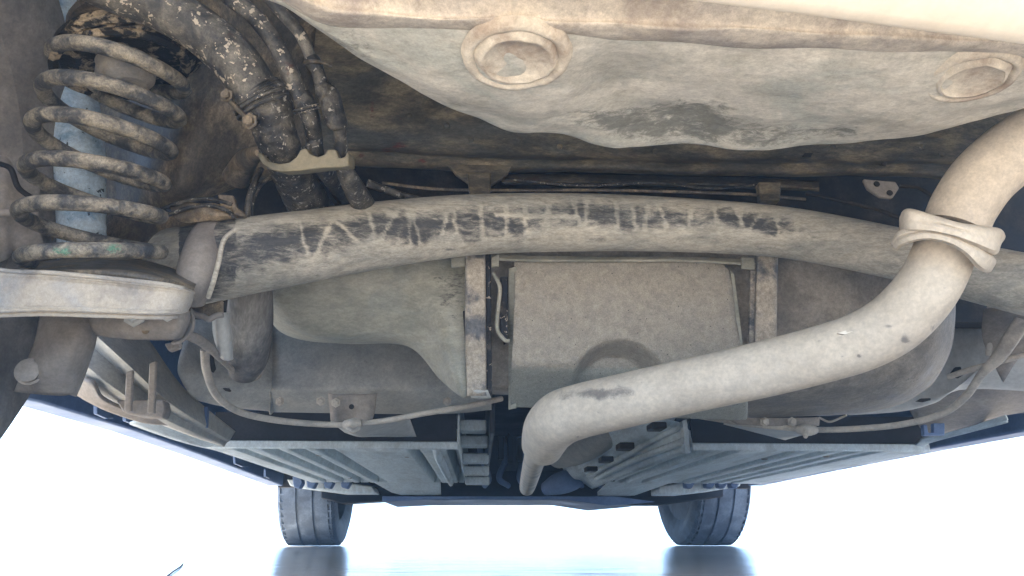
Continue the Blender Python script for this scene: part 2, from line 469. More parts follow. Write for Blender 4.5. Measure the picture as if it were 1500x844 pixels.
rl = wheel(-.525, .47, 0, inner=1, tm='tyre2')
rr = wheel(AX + .66, .47, 0, inner=-1, tm='tyre2')

# ---- rear bumper lower lip (top right of the view), wraps forward under the tail
def bump_pts():
    rows = []
    rows.append([Vector((-.55, .02, .62)), Vector((-.2, -.02, .62)), Vector((.13, -.05, .62)), Vector((.45, .0, .62)), Vector((.85, .08, .62))])
    rows.append([Vector((-.55, .03, .42)), Vector((-.2, -.02, .40)), Vector((.13, -.05, .40)), Vector((.45, .0, .40)), Vector((.85, .08, .40))])
    lip = [UZ(-900, -200, .33), UZ(200, -90, .31), UZ(1000, -4, .29), UZ(1500, 62, .29), UZ(2300, 170, .29)]
    rows.append([Vector((p.x, p.y - .10, .335)) for p in lip])
    rows.append([Vector((p.x, p.y - .05, .303)) for p in lip])
    rows.append(lip)
    rows.append([Vector((p.x, p.y + .004, p.z + .02)) for p in lip])
    return rows
patch('rear_bumper', bump_pts(), M['bumper'], CAR, su=10, sv=5, thick=.003, world_pts=True)

# ---- spare wheel pan
xs = [360, 420, 480, 560, 650, 740, 820, 900, 1000, 1090, 1200, 1310, 1400, 1500, 1620, 1760]
rim = [-20, 4, 44, 95, 145, 183, 190, 210, 204, 215, 205, 200, 180, 152, 110, 55]
ridge = [-45, -10, 22, 32, 36, 39, 43, 46, 50, 54, 60, 64, 69, 76, 84, 94]
def g2(x, y, cx, cy, sx, sy): return math.exp(-((x - cx) / sx) ** 2 - ((y - cy) / sy) ** 2)
ZP = .345
def pan_z(x, y):
    z = ZP
    z -= .016 * g2(x, y, 745, 95, 150, 75)
    z += .010 * g2(x, y, 905, 120, 70, 60)
    z += .012 * g2(x, y, 1020, 175, 90, 35)
    z -= .010 * g2(x, y, 1300, 120, 170, 60)
    z += .007 * g2(x, y, 1180, 190, 40, 25)
    z -= .006 * g2(x, y, 900, 210, 40, 14)
    z -= .006 * g2(x, y, 1085, 215, 45, 14)
    return z
rows = []
for t in (0, .12, .25, .4, .55, .7, .82, .92, 1.0):
    row = []
    for x, r_, q in zip(xs, rim, ridge):
        y = q + (r_ - q) * t
        z = pan_z(x, y) + (.006 * max(0, (t - .8) / .2) ** 2)
        row.append(UZ(x, y, z))
    rows.append(row)
last = rows[-1]
rows.append([p + Vector((0, .007, .010)) for p in last])
rows.append([p + Vector((0, .008, .035)) for p in last])
rows.append([p + Vector((0, .010, .18)) for p in last])
def pan_stain(p, x, y):
    return pan_stain0(p, x, y) + .10 * (1 if pan_stain0(p, x, y) > .3 else pan_stain0(p, x, y) / .3)
def pan_stain0(p, x, y):
    n = noise.noise(p * 60) * .3 + noise.noise(p * 25) * .3
    v = .60 * g2(x, y, 985, 180, 110, 26) + .40 * g2(x, y, 880, 168, 80, 16) + .40 * g2(x, y, 1010, 160, 70, 24)
    v += .42 * g2(x, y, 1190, 188, 110, 14) + .38 * g2(x, y, 1110, 205, 60, 14) + .36 * g2(x, y, 500, 70, 70, 40) + .25 * g2(x, y, 640, 150, 90, 18)
    v = min(v, .62)
    return v * (1 + n * 1.2) - .06
def zero(p, x, y): return 0.0
def pan_b(p, x, y):
    return p + Vector((0, 0, noise.noise(p * 22) * .003 + noise.noise(p * 60) * .0010))
pan = patch('spare_wheel_pan', rows, M['pan'], CAR, su=12, sv=9, thick=.003, world_pts=True, bump=pan_b, attr={'stain': pan_stain, 'stain2': zero})
# flange of the tail panel between ridge and bumper
rows = []
for dz, dy, t in ((-.001, 0, -9), (-.006, 0, -4), (-.009, 0, 4), (-.009, 0, 12), (-.004, 0, 24), (.001, 0, 60), (.006, 0, 130)):
    rows.append([UZ(x, q + 3 - t, ZP - .004 + dz) + Vector((0, 0, noise.noise(Vector((x * .01, t * .05, 3))) * .004)) for x, q in zip(xs, ridge)])
patch('tail_panel', rows, M['flange'], CAR, su=8, sv=6, thick=.003, world_pts=True)

def plug(px, py, rx, tilt, low=0):
    o = UZ(px, py, pan_z(px, py) - .003 - low)
    s = pxm(o)
    r = rx * s
    ax = (Vector((0, 0, -1)) + tilt).normalized()
    a = lathe('drain_plug', o - ax * .012, ax, [(r * 1.34, .006), (r * 1.24, .0108), (r * 1.14, .0118), (r * 1.06, .0110), (r * 1.0, .0088), (r * .94, .0105), (r * .88, .0130), (r * .80, .0132), (r * .74, .0112), (r * .4, .0106), (0.0001, .0104)], M['plug'], pan, n=56, auto=60)
    for v in a.data.vertices: v.co += ax * (noise.noise(v.co * 90) * .0010) + Vector((noise.noise(v.co * 70 + Vector((5, 5, 5))), noise.noise(v.co * 70 - Vector((5, 5, 5))), 0)) * .0012
    return a
plug(757, 90, 62, Vector((0, -.02, 0)))
plug(1424, 119, 50, Vector((-.07, .02, 0)), .004)

# ---- crossmember behind the pan
xs2 = [440, 520, 600, 700, 850, 1000, 1150, 1300, 1420, 1560]
def rowpx(ys, Ys):
    return [(x, y, Y) for x, y, Y in zip(xs2, ys, Ys)]
n2 = len(xs2)
rows = [rowpx([-60] * n2, [.70] * n2),
        rowpx([60, 70, 90, 110, 120, 120, 120, 120, 110, 90], [.745] * n2),
        rowpx([150, 165, 172, 180, 190, 192, 192, 188, 180, 170], [.79] * n2),
        rowpx([205, 213, 218, 222, 226, 230, 230, 232, 232, 232], [.80] * n2),
        rowpx([216, 222, 228, 232, 236, 240, 240, 242, 242, 242], [.785] * n2),
        rowpx([232, 238, 245, 249, 250, 255, 256, 255, 262, 262], [.795] * n2),
        rowpx([240, 243, 248, 252, 253, 257, 259, 258, 266, 268], [.86] * n2)]
def rust_st(p, x, y):
    v = .62 * max(g2(x, y, 583, 213, 16, 9), g2(x, y, 566, 220, 12, 6), g2(x, y, 528, 228, 8, 5), g2(x, y, 618, 236, 8, 5), g2(x, y, 545, 160, 6, 14), g2(x, y, 590, 172, 12, 6))
    return v
patch('rear_crossmember', rows, M['cross'], CAR, su=20, sv=12, thick=.003, attr={'stain': rust_st, 'stain2': zero}, bump=lambda p, x, y: p + Vector((0, noise.noise(p * 25) * .004, 0)))
# dark recess behind and above the beam
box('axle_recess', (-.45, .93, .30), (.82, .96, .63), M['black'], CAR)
# small ledge inside the recess (light strip)
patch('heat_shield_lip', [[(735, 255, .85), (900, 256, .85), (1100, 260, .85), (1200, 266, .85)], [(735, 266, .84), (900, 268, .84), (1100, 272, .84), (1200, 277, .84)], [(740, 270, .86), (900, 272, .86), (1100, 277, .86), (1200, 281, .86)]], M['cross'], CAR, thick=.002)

# brackets above the beam
def bracket_small(px, py, Y, w, h, mat=M['cross']):
    return pprism('bracket', [(px - w, py - h, Y), (px + w, py - h, Y), (px + w * .9, py + h, Y), (px - w * .8, py + h, Y)], (0, .012, 0), mat, CAR, bev=.002)
bracket_small(702, 268, .77, 18, 16)
bracket_small(1128, 280, .77, 17, 14)
pprism('bracket', [(655, 240, .78), (752, 242, .78), (742, 256, .78), (722, 270, .78), (688, 270, .78), (668, 256, .78)], (0, .006, 0), M['cross'], CAR)
b = pprism('bracket', [(1265, 262, .77), (1312, 266, .77), (1318, 275, .77), (1308, 290, .77), (1290, 288, .77), (1272, 276, .77)], (0, .006, 0), M['grey'], CAR)
for q in ((1284, 270), (1303, 283)):
    o = U(q[0], q[1], .7695); lathe('hole', o, Vector((0, -1, .1)), [(.0035, 0), (.0035, .0012), (.002, .0012)], M['black'], b, n=16)
wire('brake_line', [U(1318, 272, .765), U(1345, 276, .76), U(1372, 290, .75), U(1400, 296, .745)], .0022, M['black'], CAR)
wire('brake_line', [U(1180, 283, .80), U(1280, 306, .79), U(1330, 322, .78), U(1420, 330, .77)], .0025, M['black'], CAR)
# slots pressed in the crossmember
for q, w in (((1183, 227), 8), ((1295, 240), 5), ((1335, 247), 5)):
    o = U(q[0], q[1], .7935)
    pprism('slot', [(q[0] - w, q[1] + 2, .783), (q[0] - w * .5, q[1] - 3, .783), (q[0] + w, q[1] - 3, .783), (q[0] + w * .6, q[1] + 3, .783)], (0, .002, 0), M['black'], CAR, bev=.0004)

# ---- left chassis rail and wheelhouse behind spring
rows = [[(-60, -40, .74), (60, -40, .74), (160, -40, .72), (280, -40, .68), (380, -40, .66), (470, -40, .68)],
        [(-60, 60, .76), (60, 60, .76), (160, 60, .75), (280, 60, .72), (370, 60, .70), (460, 60, .74)],
        [(-60, 160, .78), (60, 160, .78), (160, 160, .77), (270, 170, .72), (350, 170, .73), (460, 160, .79)],
        [(-60, 250, .79), (60, 250, .79), (160, 250, .78), (260, 260, .73), (340, 250, .76), (460, 232, .80)],
        [(-60, 330, .80), (60, 330, .80), (160, 330, .79), (260, 300, .75), (330, 280, .79), (450, 246, .83)]]
patch('chassis_rail', rows, M['rail'], CAR, su=8, sv=8, thick=.003, bump=lambda p, x, y: p + Vector((0, noise.noise(p * 14) * .012, 0)))
# lower body of the rail (from spring down to beam)
rows = [[(-60, 300, .78), (80, 300, .78), (200, 300, .77), (250, 312, .76), (300, 318, .76)],
        [(-60, 380, .76), (80, 380, .76), (200, 380, .75), (250, 370, .745), (300, 360, .74)],
        [(-60, 460, .74), (80, 460, .74), (200, 455, .74), (250, 440, .735), (300, 430, .73)]]
patch('trailing_arm', rows, M['rail'], CAR, su=8, sv=8, thick=.004, bump=lambda p, x, y: p + Vector((0, noise.noise(p * 18) * .014, 0)))
# dark wheelhouse panel at the far left
pprism('wheelhouse_panel', [(-80, -80, .70), (22, -80, .70), (46, 20, .70), (70, 118, .70), (80, 210, .70), (80, 330, .70), (60, 400, .70), (-80, 400, .70)], (0, .012, 0), M['rail'], CAR, bev=.003)
patch('wheelhouse_liner', [[(-60, 200, .66), (0, 212, .66), (30, 225, .67), (60, 228, .68)], [(-60, 300, .65), (0, 250, .65), (26, 275, .66), (58, 290, .67)], [(-60, 400, .65), (0, 380, .65), (22, 370, .66), (62, 372, .67)]], M['grey'], CAR, thick=.004, bump=lambda p, x, y: p + Vector((0, noise.noise(p * 30) * .01, 0)))
wire('brake_hose', [U(-20, 318, .62), U(10, 312, .62), U(40, 318, .63), U(70, 330, .65)], .0035, M['grey'], CAR)
wire('brake_hose', [U(0, 240, .63), U(16, 248, .63), U(27, 275, .64), U(50, 292, .655)], .0025, M['black'], CAR)

# ---- damper behind the spring
dm = tube('shock_absorber', [(64, -60, .69, 66), (86, 60, .69, 66), (112, 180, .69, 68), (119, 300, .69, 66), (120, 400, .69, 62), (120, 480, .69, 58)], M['damper'], CAR, n=32)
# damper foot and its bolt
rows = [[(58, 462, .63), (85, 460, .625), (120, 460, .63), (140, 458, .64), (148, 462, .66)],
        [(50, 500, .63), (78, 500, .62), (110, 502, .62), (136, 500, .64), (140, 505, .66)],
        [(32, 545, .64), (62, 545, .625), (100, 545, .63), (120, 545, .645), (126, 548, .665)],
        [(20, 574, .66), (55, 578, .65), (90, 580, .65), (108, 578, .655), (112, 582, .68)]]
ft = patch('damper_mount', rows, M['grey'], CAR, su=8, sv=6, thick=.006)
lathe('bolt', U(44, 545, .632), Vector((.25, -1, -.1)), [(.011, 0), (.011, .003), (.009, .0035), (.009, .008), (.007, .0095), (0.0001, .01)], M['grey'], ft, n=32)

# ---- coil spring
SY = .60
def lerp_list(t, arr):
    t = max(0, min(t, len(arr) - 1.0001)); i = int(t); f = t - i
    a = arr[max(i - 1, 0)]; b = arr[i]; c = arr[i + 1]; d = arr[min(i + 2, len(arr) - 1)]
    return cr(a, b, c, d, f)
CX = [139, 134, 141, 148, 162, 175, 186]
CY = [388, 331, 275, 219, 169, 120, 84]
SL = [.04, .08, .16, .22, .24, .26, .28]
BT = [15, 12.5, 11, 8, 8, 8, 8]
cen = []; rad = []
NT = 5.75; ns = 400
for i in range(ns + 1):
    t = NT * i / ns
    ph = 2 * math.pi * t
    c = U(lerp_list(t, CX), lerp_list(t, CY), SY)
    s = pxm(c)
    rr_ = 91 * s * (1 if t < 5 else 1 - .10 * (t - 5))
    be = R(lerp_list(t, BT))
    a = Vector((1, 0, -lerp_list(t, SL))).normalized()
    bvec = Vector((0, math.cos(be), math.sin(be)))
    cen.append(c - a * (math.cos(ph) * rr_) - bvec * (math.sin(ph) * rr_))
    rad.append(11.0 * s)
def green(p, u, th):
    x, y = proj(p)
    return .66 * max(g2(x, y, 92, 368, 20, 9), g2(x, y, 166, 364, 16, 9)) if y > 345 else 0.0
sp = sweep('coil_spring', cen, rad, M['spring'], CAR, n=18, attr={'stain': green, 'stain2': lambda p, u, th: 0.0})
# upper seat: nested rubber cups
def cup(px, py, Y, rpx, tubepx, mat, up, tiltx=-.25, name='spring_seat'):
    o = U(px, py, Y); s = pxm(o)
    ax = Vector((tiltx, -.10, 1)).normalized()
    r = rpx * s; w = tubepx * s
    return lathe(name, o, -ax, [(r, 0), (r + w * .5, w * .3), (r + w * .6, w * .9), (r, w * 1.3), (r - w * .8, w * 1.1), (r - w, w * .3), (r - w * .9, -w * .4), (r, 0)], mat, up, n=56)
seat = cup(190, 68, SY, 90, 16, M['rubber'], CAR)
cup(196, 78, SY, 76, 12, M['rubber'], seat, name='rubber_ring')
cup(178, 92, SY, 88, 9, M['rubber'], seat, name='rubber_ring')
o = U(190, 60, SY); s = pxm(o)
lathe('seat_plate', o + Vector((0, 0, .012)), Vector((-.25, -.1, 1)), [(0.0001, 0), (82 * s, 0), (84 * s, .004), (80 * s, .008), (0.0001, .008)], M['rail'], seat)
o = U(184, 110, SY)
bs_ = lathe('bump_stop', o, Vector((.25, .1, -1)), [(0.0001, .012), (26 * s, .012), (38 * s, .006), (40 * s, 0), (38 * s, -.006), (36 * s, -.012), (40 * s, -.018), (40 * s, -.05)], M['arm'], CAR)
# lower seat under the last coil
patch('spring_pan', [[(30, 388, .66), (100, 378, .67), (180, 376, .67), (250, 392, .67), (290, 410, .68)], [(20, 400, .58), (100, 396, .56), (180, 398, .56), (240, 408, .57), (285, 422, .60)]], M['rail'], CAR, thick=.006)

# ---- spring arm flange (pale plate, lower left)
rows = [[(-60, 381, .60), (0, 393, .60), (80, 400, .60), (160, 407, .60), (230, 415, .60), (272, 422, .60), (284, 426, .605)],
        [(-60, 383, .542), (0, 396, .542), (80, 402, .542), (160, 409, .547), (230, 417, .552), (272, 424, .562), (286, 429, .578)],
        [(-60, 386, .537), (0, 400, .537), (80, 405, .537), (160, 412, .542), (230, 419, .547), (271, 426, .558), (285, 432, .577)],
        [(-60, 400, .539), (0, 410, .539), (80, 413, .539), (160, 418, .544), (230, 425, .549), (270, 430, .560), (284, 436, .578)],
        [(-60, 440, .541), (0, 440, .541), (80, 442, .541), (160, 444, .546), (228, 446, .551), (266, 446, .562), (281, 446, .580)],
        [(-60, 456, .542), (0, 454, .542), (80, 453, .542), (160, 455, .547), (226, 458, .552), (264, 457, .563), (278, 452, .582)],
        [(-60, 462, .541), (0, 459, .541), (80, 457, .541), (160, 459, .546), (225, 462, .551), (262, 461, .562), (276, 456, .582)],
        [(-60, 461, .60), (0, 458, .60), (80, 456, .60), (160, 458, .60), (225, 461, .60), (262, 460, .60), (274, 455, .60)]]
patch('spring_arm', rows, M['arm'], CAR, su=8, sv=6, thick=.004, bump=lambda p, x, y: p + Vector((0, noise.noise(p * 25) * .002, 0)))
# box below the flange
bx = patch('arm_bracket', [[(130, 455, .62), (180, 455, .61), (235, 455, .61), (268, 455, .615), (280, 455, .64)],
     [(132, 478, .62), (180, 480, .61), (235, 482, .61), (266, 478, .615), (277, 475, .64)],
     [(140, 492, .63), (180, 497, .62), (230, 499, .62), (258, 498, .625), (268, 494, .65)]], M['grey'], CAR, su=6, sv=5, thick=.004)
hexbolt('bolt', U(198, 464, .600), Vector((0, -1, 0)), .006, M['pale'], bx)
hexbolt('bolt', U(246, 464, .600), Vector((0, -1, 0)), .003, M['pale'], bx)
lathe('hole', U(214, 484, .611), Vector((0, -1, -.2)), [(.0032, 0), (.0032, .001), (.002, .001)], M['rail'], bx, n=16)

# ---- rear beam
BP = [(262, 392, .72, 118), (300, 387, .70, 116), (350, 377, .69, 114), (450, 361, .69, 106), (560, 344, .70, 98), (700, 329, .715, 89), (850, 326, .725, 85), (1000, 330, .725, 79), (1150, 341, .72, 75), (1300, 369, .71, 76), (1420, 398, .70, 84), (1560, 430, .69, 94), (1700, 462, .69, 96)]
BX = [b[0] for b in BP]
DRIPS = [(448, .3), (470, -.5), (520, .9), (548, .2), (562, -.6), (600, .05), (611, .3), (650, -.25), (668, .2), (706, .1), (742, .0), (770, .05), (801, -.1), (848, .25), (857, -.1), (905, .1), (930, .15), (945, -.2), (975, .3), (1010, -.1), (1052, .2), (1085, 0), (1092, .5), (1098, -.6), (1140, .1), (1165, -.2)]
def beam_st(p, u, th):
    x, y = proj(p)
    for i in range(len(BP) - 1):
        if BX[i] <= x <= BX[i + 1]:
            f = (x - BX[i]) / (BX[i + 1] - BX[i]); cy = BP[i][1] * (1 - f) + BP[i + 1][1] * f; w = BP[i][3] * (1 - f) + BP[i + 1][3] * f
            break
    else: return 0
    if x > 1215: return .12 * noise.noise(Vector((x * .05, y * .1, 2)))
    v = (y - cy) / (w * .5)
    nb = noise.noise(Vector((x * .02, 3.3, 0))) * .35 + noise.noise(Vector((x * .07, 1.3, 0))) * .15
    top = -.62 + nb * .5
    bot = .22 + nb - .12 * min(1, max(0, (x - 700) / 400))
    if x < 345: top, bot = -1.2, 1.0 - max(0, (x - 322) / 23) * .3
    d = min((v - top) / .22, (bot - v) / .16)
    m = max(0, min(1, .5 + d * .5))
    m *= min(1, max(0, (1200 - x) / 60))
    patchy = .5 + 1.1 * noise.noise(Vector((x * .013 + 5, y * .012, 4))) + .5 * noise.noise(Vector((x * .05, y * .09, 6)))
    m *= .75 + .5 * max(-.6, noise.noise(Vector((x * .009 + 2, y * .02, 11))))
    val = m * (.42 + .40 * max(0, min(1, patchy + .25)))
    for xd, sl in DRIPS:
        q = abs(x - xd - sl * (y - cy) - 3 * noise.noise(Vector((y * .1, xd, 0))))
        if q < 9 and x > 440:
            val -= max(0, 1 - q / (4.5 + 3 * noise.noise(Vector((y * .12, xd, 2))))) * .5 if (4.5 + 3 * noise.noise(Vector((y * .12, xd, 2)))) > .5 else 0
    val += .10 * max(0, min(1, (1150 - x) / 200)) * math.exp(-((v + .2) / .9) ** 2)
    if 725 < x < 850: val -= .6 * math.exp(-((y - 315 - (x - 725) * .03) / 3.0) ** 2)
    if v > .3: val += .30 * max(0, noise.noise(Vector((x * .012, y * .16, 8)))) * (1 if x < 1150 else .3)
    return max(-.3, val)
beam = tube('torsion_beam', BP, M['beam'], CAR, sub=44, n=100, attr={'stain': beam_st, 'stain2': lambda p, u, th: 0.0})
# saddle where the beam meets the arm
tube('beam_sleeve', [(322, 328, .69, 40), (305, 350, .672, 52), (292, 385, .655, 56), (284, 415, .65, 52), (280, 442, .66, 40)], M['grey'], CAR, n=28)
wire('weld_bead', [U(345, 336, .638), U(328, 352, .632), U(320, 385, .628), U(312, 415, .632), U(305, 436, .642)], .0022, M['beam'], CAR)
# plates and wiring left of the beam
for i, pts in enumerate(([(225, 312), (255, 300), (290, 292), (320, 294), (340, 300)], [(238, 318), (275, 305), (310, 302), (335, 310), (343, 320)])):
    wire('brake_line', [U(a, b_, .66 - i * .01) for a, b_ in pts], .0020, M['hose'], CAR)
patch('bracket', [[(250, 305, .66), (280, 298, .655), (310, 298, .655), (340, 304, .66)], [(255, 318, .655), (285, 312, .65), (315, 312, .65), (344, 318, .655)], [(262, 326, .66), (290, 325, .655), (318, 322, .655), (345, 322, .66)]], M['rail'], CAR, thick=.004, bump=lambda p, x, y: p + Vector((0, noise.noise(p * 80) * .006, 0)))
pprism('bracket', [(318, 284, .66), (342, 286, .66), (346, 303, .66), (360, 312, .66), (358, 318, .66), (330, 312, .66), (322, 300, .66)], (0, .01, 0), M['rail'], CAR)

# ---- fuel filler pipes
fp = tube('filler_pipe', [(60, -70, .50, 66), (150, -22, .52, 66), (228, 8, .535, 66), (290, 42, .55, 68), (340, 85, .56, 70), (368, 125, .57, 70), (380, 150, .575, 70)], M['filler'], CAR, n=40, sub=10)
h1 = tube('filler_hose', [(376, 138, .575, 78), (386, 150, .578, 82), (392, 160, .58, 76), (398, 180, .585, 64), (410, 215, .60, 60), (424, 248, .63, 56), (452, 300, .70, 62), (470, 330, .75, 64)], M['hose'], CAR, sub=14, n=36,
          mod=lambda t: 1 + .018 * math.sin(t * 150))
def band(px, py, Y, r, ax, w, mat, parent, name='hose_clamp'):
    o = U(px, py, Y); s = pxm(o); R_ = r * s
    return lathe(name, o - ax.normalized() * w / 2, ax, [(R_, 0), (R_ + .0014, .0004), (R_ + .0018, w * .5), (R_ + .0014, w - .0004), (R_, w)], mat, parent, n=48)
axh = (U(398, 180, .585) - U(372, 132, .572))
c1 = band(383, 149, .577, 40.5, axh, .0032, M['filler'], h1)
band(387, 157, .5785, 40.0, axh, .0026, M['filler'], h1)
# worm screw of the clamp
sc = sweep('clamp_screw', smooth([U(330, 142, .565), U(348, 160, .56), U(364, 176, .56)], 4), [.0022] * 9, M['rail'], c1, n=10)
hexbolt('bolt', U(366, 178, .555), Vector((-.2, -1, -.3)), .0048, M['rail'], c1)
hexbolt('bolt', U(332, 140, .56), Vector((-.2, -1, -.3)), .004, M['rail'], c1)
v1 = tube('vent_pipe', [(290, -50, .53, 27), (330, -10, .54, 27), (372, 24, .55, 27), (402, 62, .56, 27), (425, 108, .57, 27), (443, 150, .58, 26)], M['filler'], CAR, n=24)
v1h = tube('vent_hose', [(440, 140, .58, 31), (447, 155, .582, 33), (455, 172, .585, 27), (460, 200, .60, 25), (466, 235, .62, 25), (500, 280, .70, 27), (520, 310, .76, 27)], M['hose'], CAR, n=24, sub=10)
axv = U(460, 200, .60) - U(440, 140, .58)
band(448, 158, .583, 17.5, axv, .0022, M['filler'], v1h); band(451, 163, .584, 16.5, axv, .0016, M['filler'], v1h)
v2 = tube('breather_pipe', [(370, -30, .53, 18), (412, 18, .54, 18), (440, 50, .55, 18), (455, 85, .56, 17), (462, 100, .565, 16)], M['filler'], CAR, n=20)
v2b = tube('breather_fitting', [(455, 85, .56, 22), (460, 95, .562, 26), (466, 108, .565, 20), (472, 128, .57, 22), (474, 133, .57, 27), (482, 140, .575, 31), (490, 170, .58, 32), (496, 184, .583, 28), (498, 190, .585, 20)], M['hose'], CAR, n=24, sub=8)
wire('hose_clamp', [U(446, 92, .558), U(458, 90, .553), U(474, 92, .557), U(486, 97, .56)], .0016, M['rail'], v2b)
v2h = tube('breather_hose', [(497, 186, .585, 18), (499, 210, .595, 19), (500, 236, .605, 20), (506, 252, .615, 26), (518, 275, .64, 31), (532, 300, .68, 34), (545, 330, .72, 34)], M['hose'], CAR, n=24, sub=8)
tube('brake_hose', [(383, 248, .67, 8), (372, 270, .66, 9), (364, 295, .66, 9), (362, 320, .67, 9)], M['hose'], CAR, n=12)
tube('brake_hose', [(404, 258, .68, 6), (385, 268, .67, 6), (372, 290, .67, 6), (368, 318, .68, 6)], M['hose'], CAR, n=12)
tube('fuel_hose', [(538, 268, .72, 12), (570, 280, .73, 11), (610, 292, .74, 10), (650, 300, .75, 8)], M['hose'], CAR, n=12)
# plastic holder with three cradles
def holder():
    top = [(378, 222), (384, 226), (392, 236), (408, 240), (424, 238), (434, 230), (440, 219), (448, 217), (454, 226), (466, 230), (476, 226), (480, 218), (492, 219), (496, 232), (505, 230), (508, 222), (511, 226), (511, 243)]
    bot = [(500, 245), (470, 246), (440, 250), (410, 252), (395, 248), (384, 240), (377, 228)]
    return pprism('pipe_holder', [(x, y, .585) for x, y in top + bot], (0, .03, .012), M['clip'], CAR, bev=.0015)
holder()
tube('pipe_stay', [(345, 262, .70, 40), (360, 236, .68, 34), (374, 226, .64, 22), (380, 224, .60, 12)], M['rail'], CAR, n=16)

# ---- fuel tank: left lobe
def tank_st(p, x, y): return .40 * g2(x, y, 655, 440, 45, 70) + .28 * noise.noise(p * 20)
rows = [[(380, 380, .84), (388, 380, .82), (430, 378, .80), (520, 370, .795), (580, 360, .80), (640, 350, .80), (690, 345, .80)],
        [(384, 430, .86), (391, 432, .83), (430, 428, .81), (520, 420, .805), (575, 415, .81), (640, 410, .80), (690, 405, .80)],
        [(392, 462, .88), (400, 464, .85), (440, 466, .83), (530, 462, .83), (605, 455, .825), (650, 460, .80), (690, 460, .80)],
        [(408, 484, .90), (420, 484, .87), (470, 490, .85), (560, 490, .855), (626, 500, .84), (660, 520, .81), (690, 525, .81)],
        [(430, 495, .93), (450, 498, .90), (500, 501, .88), (590, 504, .885), (640, 545, .86), (670, 568, .82), (690, 572, .82)],
        [(450, 497, .96), (470, 500, .94), (520, 503, .93), (600, 507, .93), (646, 556, .89), (676, 581, .85), (692, 583, .85)],
        [(450, 480, 1.0), (470, 482, 1.0), (520, 485, 1.0), (600, 490, 1.0), (646, 530, .98), (680, 560, .95), (692, 565, .95)]]
tank = patch('fuel_tank', rows, M['tank'], CAR, su=8, sv=6, thick=.004, attr={'stain': tank_st, 'stain2': zero})
# ---- centre tank body behind heat shield and right side
rows = [[(686, 340, .825), (760, 340, .825), (900, 340, .83), (1060, 340, .83), (1180, 345, .82), (1290, 350, .82), (1370, 370, .83), (1398, 380, .87)],
        [(686, 440, .835), (760, 440, .845), (900, 440, .85), (1060, 440, .85), (1180, 445, .83), (1290, 450, .83), (1370, 450, .84), (1400, 450, .89)],
        [(686, 540, .86), (760, 540, .87), (900, 540, .87), (1060, 540, .87), (1180, 530, .86), (1280, 520, .86), (1362, 505, .865), (1396, 500, .91)],
        [(686, 572, .88), (760, 574, .89), (900, 575, .90), (1060, 572, .90), (1170, 570, .89), (1280, 560, .885), (1350, 545, .89), (1386, 530, .93)],
        [(686, 576, 1.0), (760, 578, 1.0), (900, 590, .98), (1060, 600, .97), (1170, 598, .97), (1270, 592, .96), (1330, 578, .95), (1368, 560, .97)],
        [(686, 560, 1.1), (760, 566, 1.1), (900, 596, 1.1), (1050, 612, 1.06), (1170, 610, 1.05), (1260, 606, 1.04), (1320, 592, 1.03), (1355, 572, 1.05)]]
def tank2_st(p, x, y): return .5 * max(g2(x, y, 1176, 477, 8, 7), g2(x, y, 1340, 555, 12, 8), g2(x, y, 1210, 563, 12, 4))
patch('fuel_tank', rows, M['tank2'], CAR, su=8, sv=6, thick=.004, attr={'stain': tank2_st, 'stain2': zero})
rows = [[(686, 577, .96), (760, 582, .96), (900, 594, .95), (1050, 603, .94), (1170, 600, .94)], [(686, 570, 1.05), (760, 574, 1.08), (900, 600, 1.05), (1040, 614, 1.03), (1170, 611, 1.02)]]
# ---- heat shield in the middle
def hs_b(p, x, y):
    d = Vector((0, 0, 0))
    a = g2(x, y, 908, 560, 62, 56)
    k_ = min(1, max(0, (a - .26) * 4.5)); d += Vector((0, .042 * k_ * k_ * (3 - 2 * k_), 0))
    d += Vector((0, noise.noise(p * 30) * .0015, 0))
    return p + d
rows = [[(757, 378, .795), (761, 384, .79), (850, 382, .79), (950, 382, .79), (1045, 384, .79), (1064, 392, .79), (1070, 400, .80)],
        [(757, 420, .793), (762, 420, .788), (850, 420, .788), (950, 420, .788), (1050, 420, .788), (1070, 420, .79), (1074, 420, .80)],
        [(755, 460, .797), (761, 460, .792), (850, 460, .792), (950, 460, .792), (1050, 460, .792), (1074, 460, .795), (1078, 460, .805)],
        [(753, 500, .805), (760, 500, .80), (850, 500, .80), (950, 500, .80), (1050, 500, .80), (1080, 500, .80), (1085, 500, .81)],
        [(751, 534, .812), (758, 534, .807), (850, 536, .807), (950, 540, .807), (1050, 545, .807), (1086, 550, .81), (1090, 550, .82)],
        [(749, 560, .845), (757, 562, .84), (850, 566, .84), (950, 575, .84), (1050, 580, .84), (1090, 580, .84), (1095, 580, .85)],
        [(747, 594, .885), (757, 597, .885), (850, 600, .885), (950, 610, .885), (1050, 615, .885), (1090, 615, .885), (1095, 610, .89)]]
hs = patch('heat_shield', rows, M['shield'], CAR, su=30, sv=22, thick=.002, bump=hs_b, attr={'stain': lambda p, x, y: .75 * max(0, min(1, (y - 530) / 14)) + 0, 'stain2': zero})
pprism('shield_edge', [(745, 393, .79), (757, 390, .785), (757, 598, .88), (745, 600, .885)], (0, .004, 0), M['tank'], hs, bev=.0008)
pprism('shield_edge', [(1070, 396, .795), (1076, 402, .795), (1090, 520, .81), (1096, 560, .83), (1086, 560, .83), (1078, 510, .805)], (0, .004, 0), M['tank'], hs, bev=.0008)
patch('shield_edge', [[(720, 372, .785), (780, 374, .785), (900, 376, .785), (1000, 376, .785), (1100, 380, .785)], [(722, 378, .78), (782, 381, .78), (900, 381, .78), (1000, 381, .78), (1100, 386, .78)]], M['tank'], hs, thick=.003)
